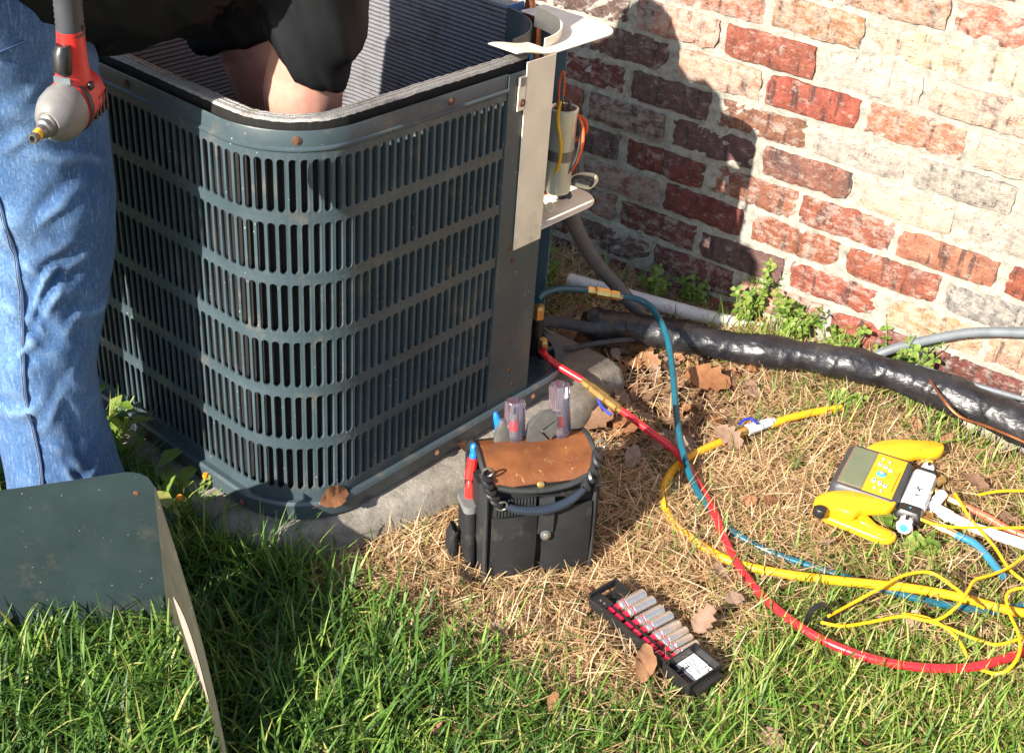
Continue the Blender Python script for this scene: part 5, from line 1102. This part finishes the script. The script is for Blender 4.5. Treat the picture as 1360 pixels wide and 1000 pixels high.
def weed(base, H, ns, seed, label, name="weed", leafr=.0085, spread=.6, flowers=False, long_=False):
    rng = random.Random(seed); base = V(base); root = thing(name, label, "weed", tuple(base)); st = MB(); lf = MB(); fl = MB(); tones = []
    for i in range(ns):
        a = rng.uniform(0, 6.28); sp = rng.uniform(.1, spread); hh = H * rng.uniform(.5, 1)
        d = V((math.cos(a), math.sin(a) * .8, 0)); b0 = base + d * rng.uniform(0, .02); p = crom([b0, b0 + d * sp * hh * .3 + V((0, 0, hh * .5)), b0 + d * sp * hh * .8 + V((0, 0, hh))], 4)
        st.tube(p, .0011, 5)
        for q in p[3:]:
            if long_:
                c = q; dd = V((rng.uniform(-1, 1), rng.uniform(-1, 1), rng.uniform(-.1, .7))).normalized(); s_ = dd.cross(V((0, 0, 1))).normalized(); Ls = leafr * rng.uniform(2.5, 4.5); w_ = leafr * .8
                lf.add([c, c + dd * Ls * .45 + s_ * w_ + V((0, 0, .004)), c + dd * Ls * .5, c + dd * Ls * .45 - s_ * w_ + V((0, 0, .004)), c + dd * Ls - V((0, 0, Ls * .2))], [(0, 1, 2), (0, 2, 3), (1, 4, 2), (2, 4, 3)])
                continue
            if rng.random() < .55: continue
            nl = V((rng.uniform(-.6, .6), rng.uniform(-.9, .2), 1)).normalized(); u = nl.cross(V((1, 0, 0))).normalized(); v = nl.cross(u); r0 = rng.uniform(0, 6)
            for k in range(3):
                t = r0 + k * 2.094; c = q + (u * math.cos(t) + v * math.sin(t)) * leafr * .95; R = leafr * rng.uniform(.7, 1.05); vs = [c] + [c + (u * math.cos(w_) + v * math.sin(w_)) * R * (.85 + .15 * math.cos(2 * (w_ - t))) + nl * .002 * math.cos(2 * w_) for w_ in [2 * math.pi * j / 8 for j in range(8)]]
                lf.add(vs, [(0, 1 + j, 1 + (j + 1) % 8) for j in range(8)])
        if flowers and i < 4:
            e = p[-1]
            for k in range(7):
                t = k * .9; fl.add([e, e + V((.004 * math.cos(t), .004 * math.sin(t), .009)), e + V((.004 * math.cos(t + .8), .004 * math.sin(t + .8), .009))], [(0, 1, 2)])
            fl.lathe([(0, .002), (.004, .0045), (.008, .004), (.009, .001)], 8, e)
    st.build("stem", GREENST, root)
    if lf.v:
        o = lf.build("foliage", CLOVER, root, True, 180); o['kind'] = 'stuff'; me = o.data; at_ = me.attributes.new("tone", 'FLOAT', 'POINT'); nn = len(me.vertices); at_.data.foreach_set("value", np.repeat(np.random.rand(nn // 5 + 1), 5)[:nn].astype(np.float32))
    if flowers: fl.build("flower", ORP, root)
GREENST = mat("weed_stem", (.13, .2, .05), .5, 0, .2)
def wb(x, y, dy=.03):                             # on the ground a little in front of the wall
    p = at(x, y, 0); return V((p.x, min(p.y, -dy), float(gz(p.x, min(p.y, -dy)))))
weed(wb(865, 402), .085, 15, 1, "clover clump at the wall foot just behind the white drain pipe")
weed(wb(925, 405), .08, 12, 2, "low clover sprawling where the wall shadow ends")
weed(wb(995, 428), .18, 12, 3, "tall clover weed climbing the sunlit edge of the brick shadow")
weed(wb(1060, 445), .13, 15, 4, "weedy clover between the white pipe end and the red bricks")
weed(wb(1140, 455), .11, 14, 5, "small clover tuft by the salmon brick above the taped pipe")
weed(wb(1235, 455), .18, 26, 6, "bushy pale clover mound against the wall beside the grey conduit", leafr=.009)
weed(wb(1290, 470), .10, 16, 7, "ragged weed hanging over the pale grey conduit", leafr=.008)
weed(wb(745, 375, .2), .12, 12, 8, "grassy weed tangle under the electrical plate behind the condenser", leafr=.007)
weed(at(1175, 700, 0), .035, 12, 9, "low round leaved clover patch under the near gauge clamp", leafr=.009)
weed(at(1220, 735, 0), .035, 12, 10, "flat clover patch between the gauge and the yellow hose", leafr=.01)
weed(at(1120, 545, 0), .04, 8, 11, "bright clover sprig at the end of the yellow hose", leafr=.009)
weed((-.255, -1.285, 0), .10, 9, 12, "dark broadleaf weed with long leaves between shoe and condenser", leafr=.018, long_=True)
weed(at(255, 705, 0), .10, 7, 13, "thin weed with small orange yellow flower buds beside the cover", leafr=.007, flowers=True)
weed((-.42, -1.27, 0), .17, 10, 14, "upright leafy weed against the condenser base behind the jeans", leafr=.014, long_=True)
def tufts():
    rng = np.random.RandomState(3); B = []
    def t(x, y, n, L, s=.02): B.append(np.stack([x + rng.normal(0, s, n), y + rng.normal(0, s, n), np.zeros(n), np.full(n, L)], 1))
    for q in ((1185, 480), (1245, 560), (1290, 575), (1010, 470), (1340, 470), (820, 380), (1100, 560), (1225, 600)):
        p = wb(*q); t(p.x, p.y, 16, .10)
    for x, y in ((-.40, -1.285), (-.36, -1.28), (-.46, -1.28), (-.30, -1.30), (-.2, -1.30), (-.13, -1.30), (-.07, -1.28), (-.02, -1.26), (.0, -1.22), (-.22, -1.29), (-.15, -1.285), (-.05, -1.255)): t(x, y, 70, .12, .022)
    for x, y in ((-.40, -1.29), (-.45, -1.285), (-.50, -1.285), (-.37, -1.285)): t(x, y, 70, .17, .02)
    for x in np.arange(.12, 1.2, .03): t(x, -.045 - .03 * rng.rand(), 11, .10, .016)
    for q in ((620, 650), (640, 640), (470, 690), (520, 672), (560, 660)): p = at(*q); t(p.x + .02, p.y - .01, 7, .06, .012)
    B = np.concatenate(B); n = len(B)
    blades("grass_tufts", GREEN, np.stack([B[:, 0], B[:, 1], gz(B[:, 0], B[:, 1])], 1), rng.uniform(0, 6.28, n), B[:, 3] * rng.uniform(.5, 1.2, n), rng.uniform(.05, .8, n), rng.uniform(.1, 1., n), rng.uniform(.002, .0045, n), np.clip(rng.normal(.55, .2, n) + .25 * (B[:, 1] > -.12), 0, 1), "longer green grass tufts along the pad and the wall")
tufts()
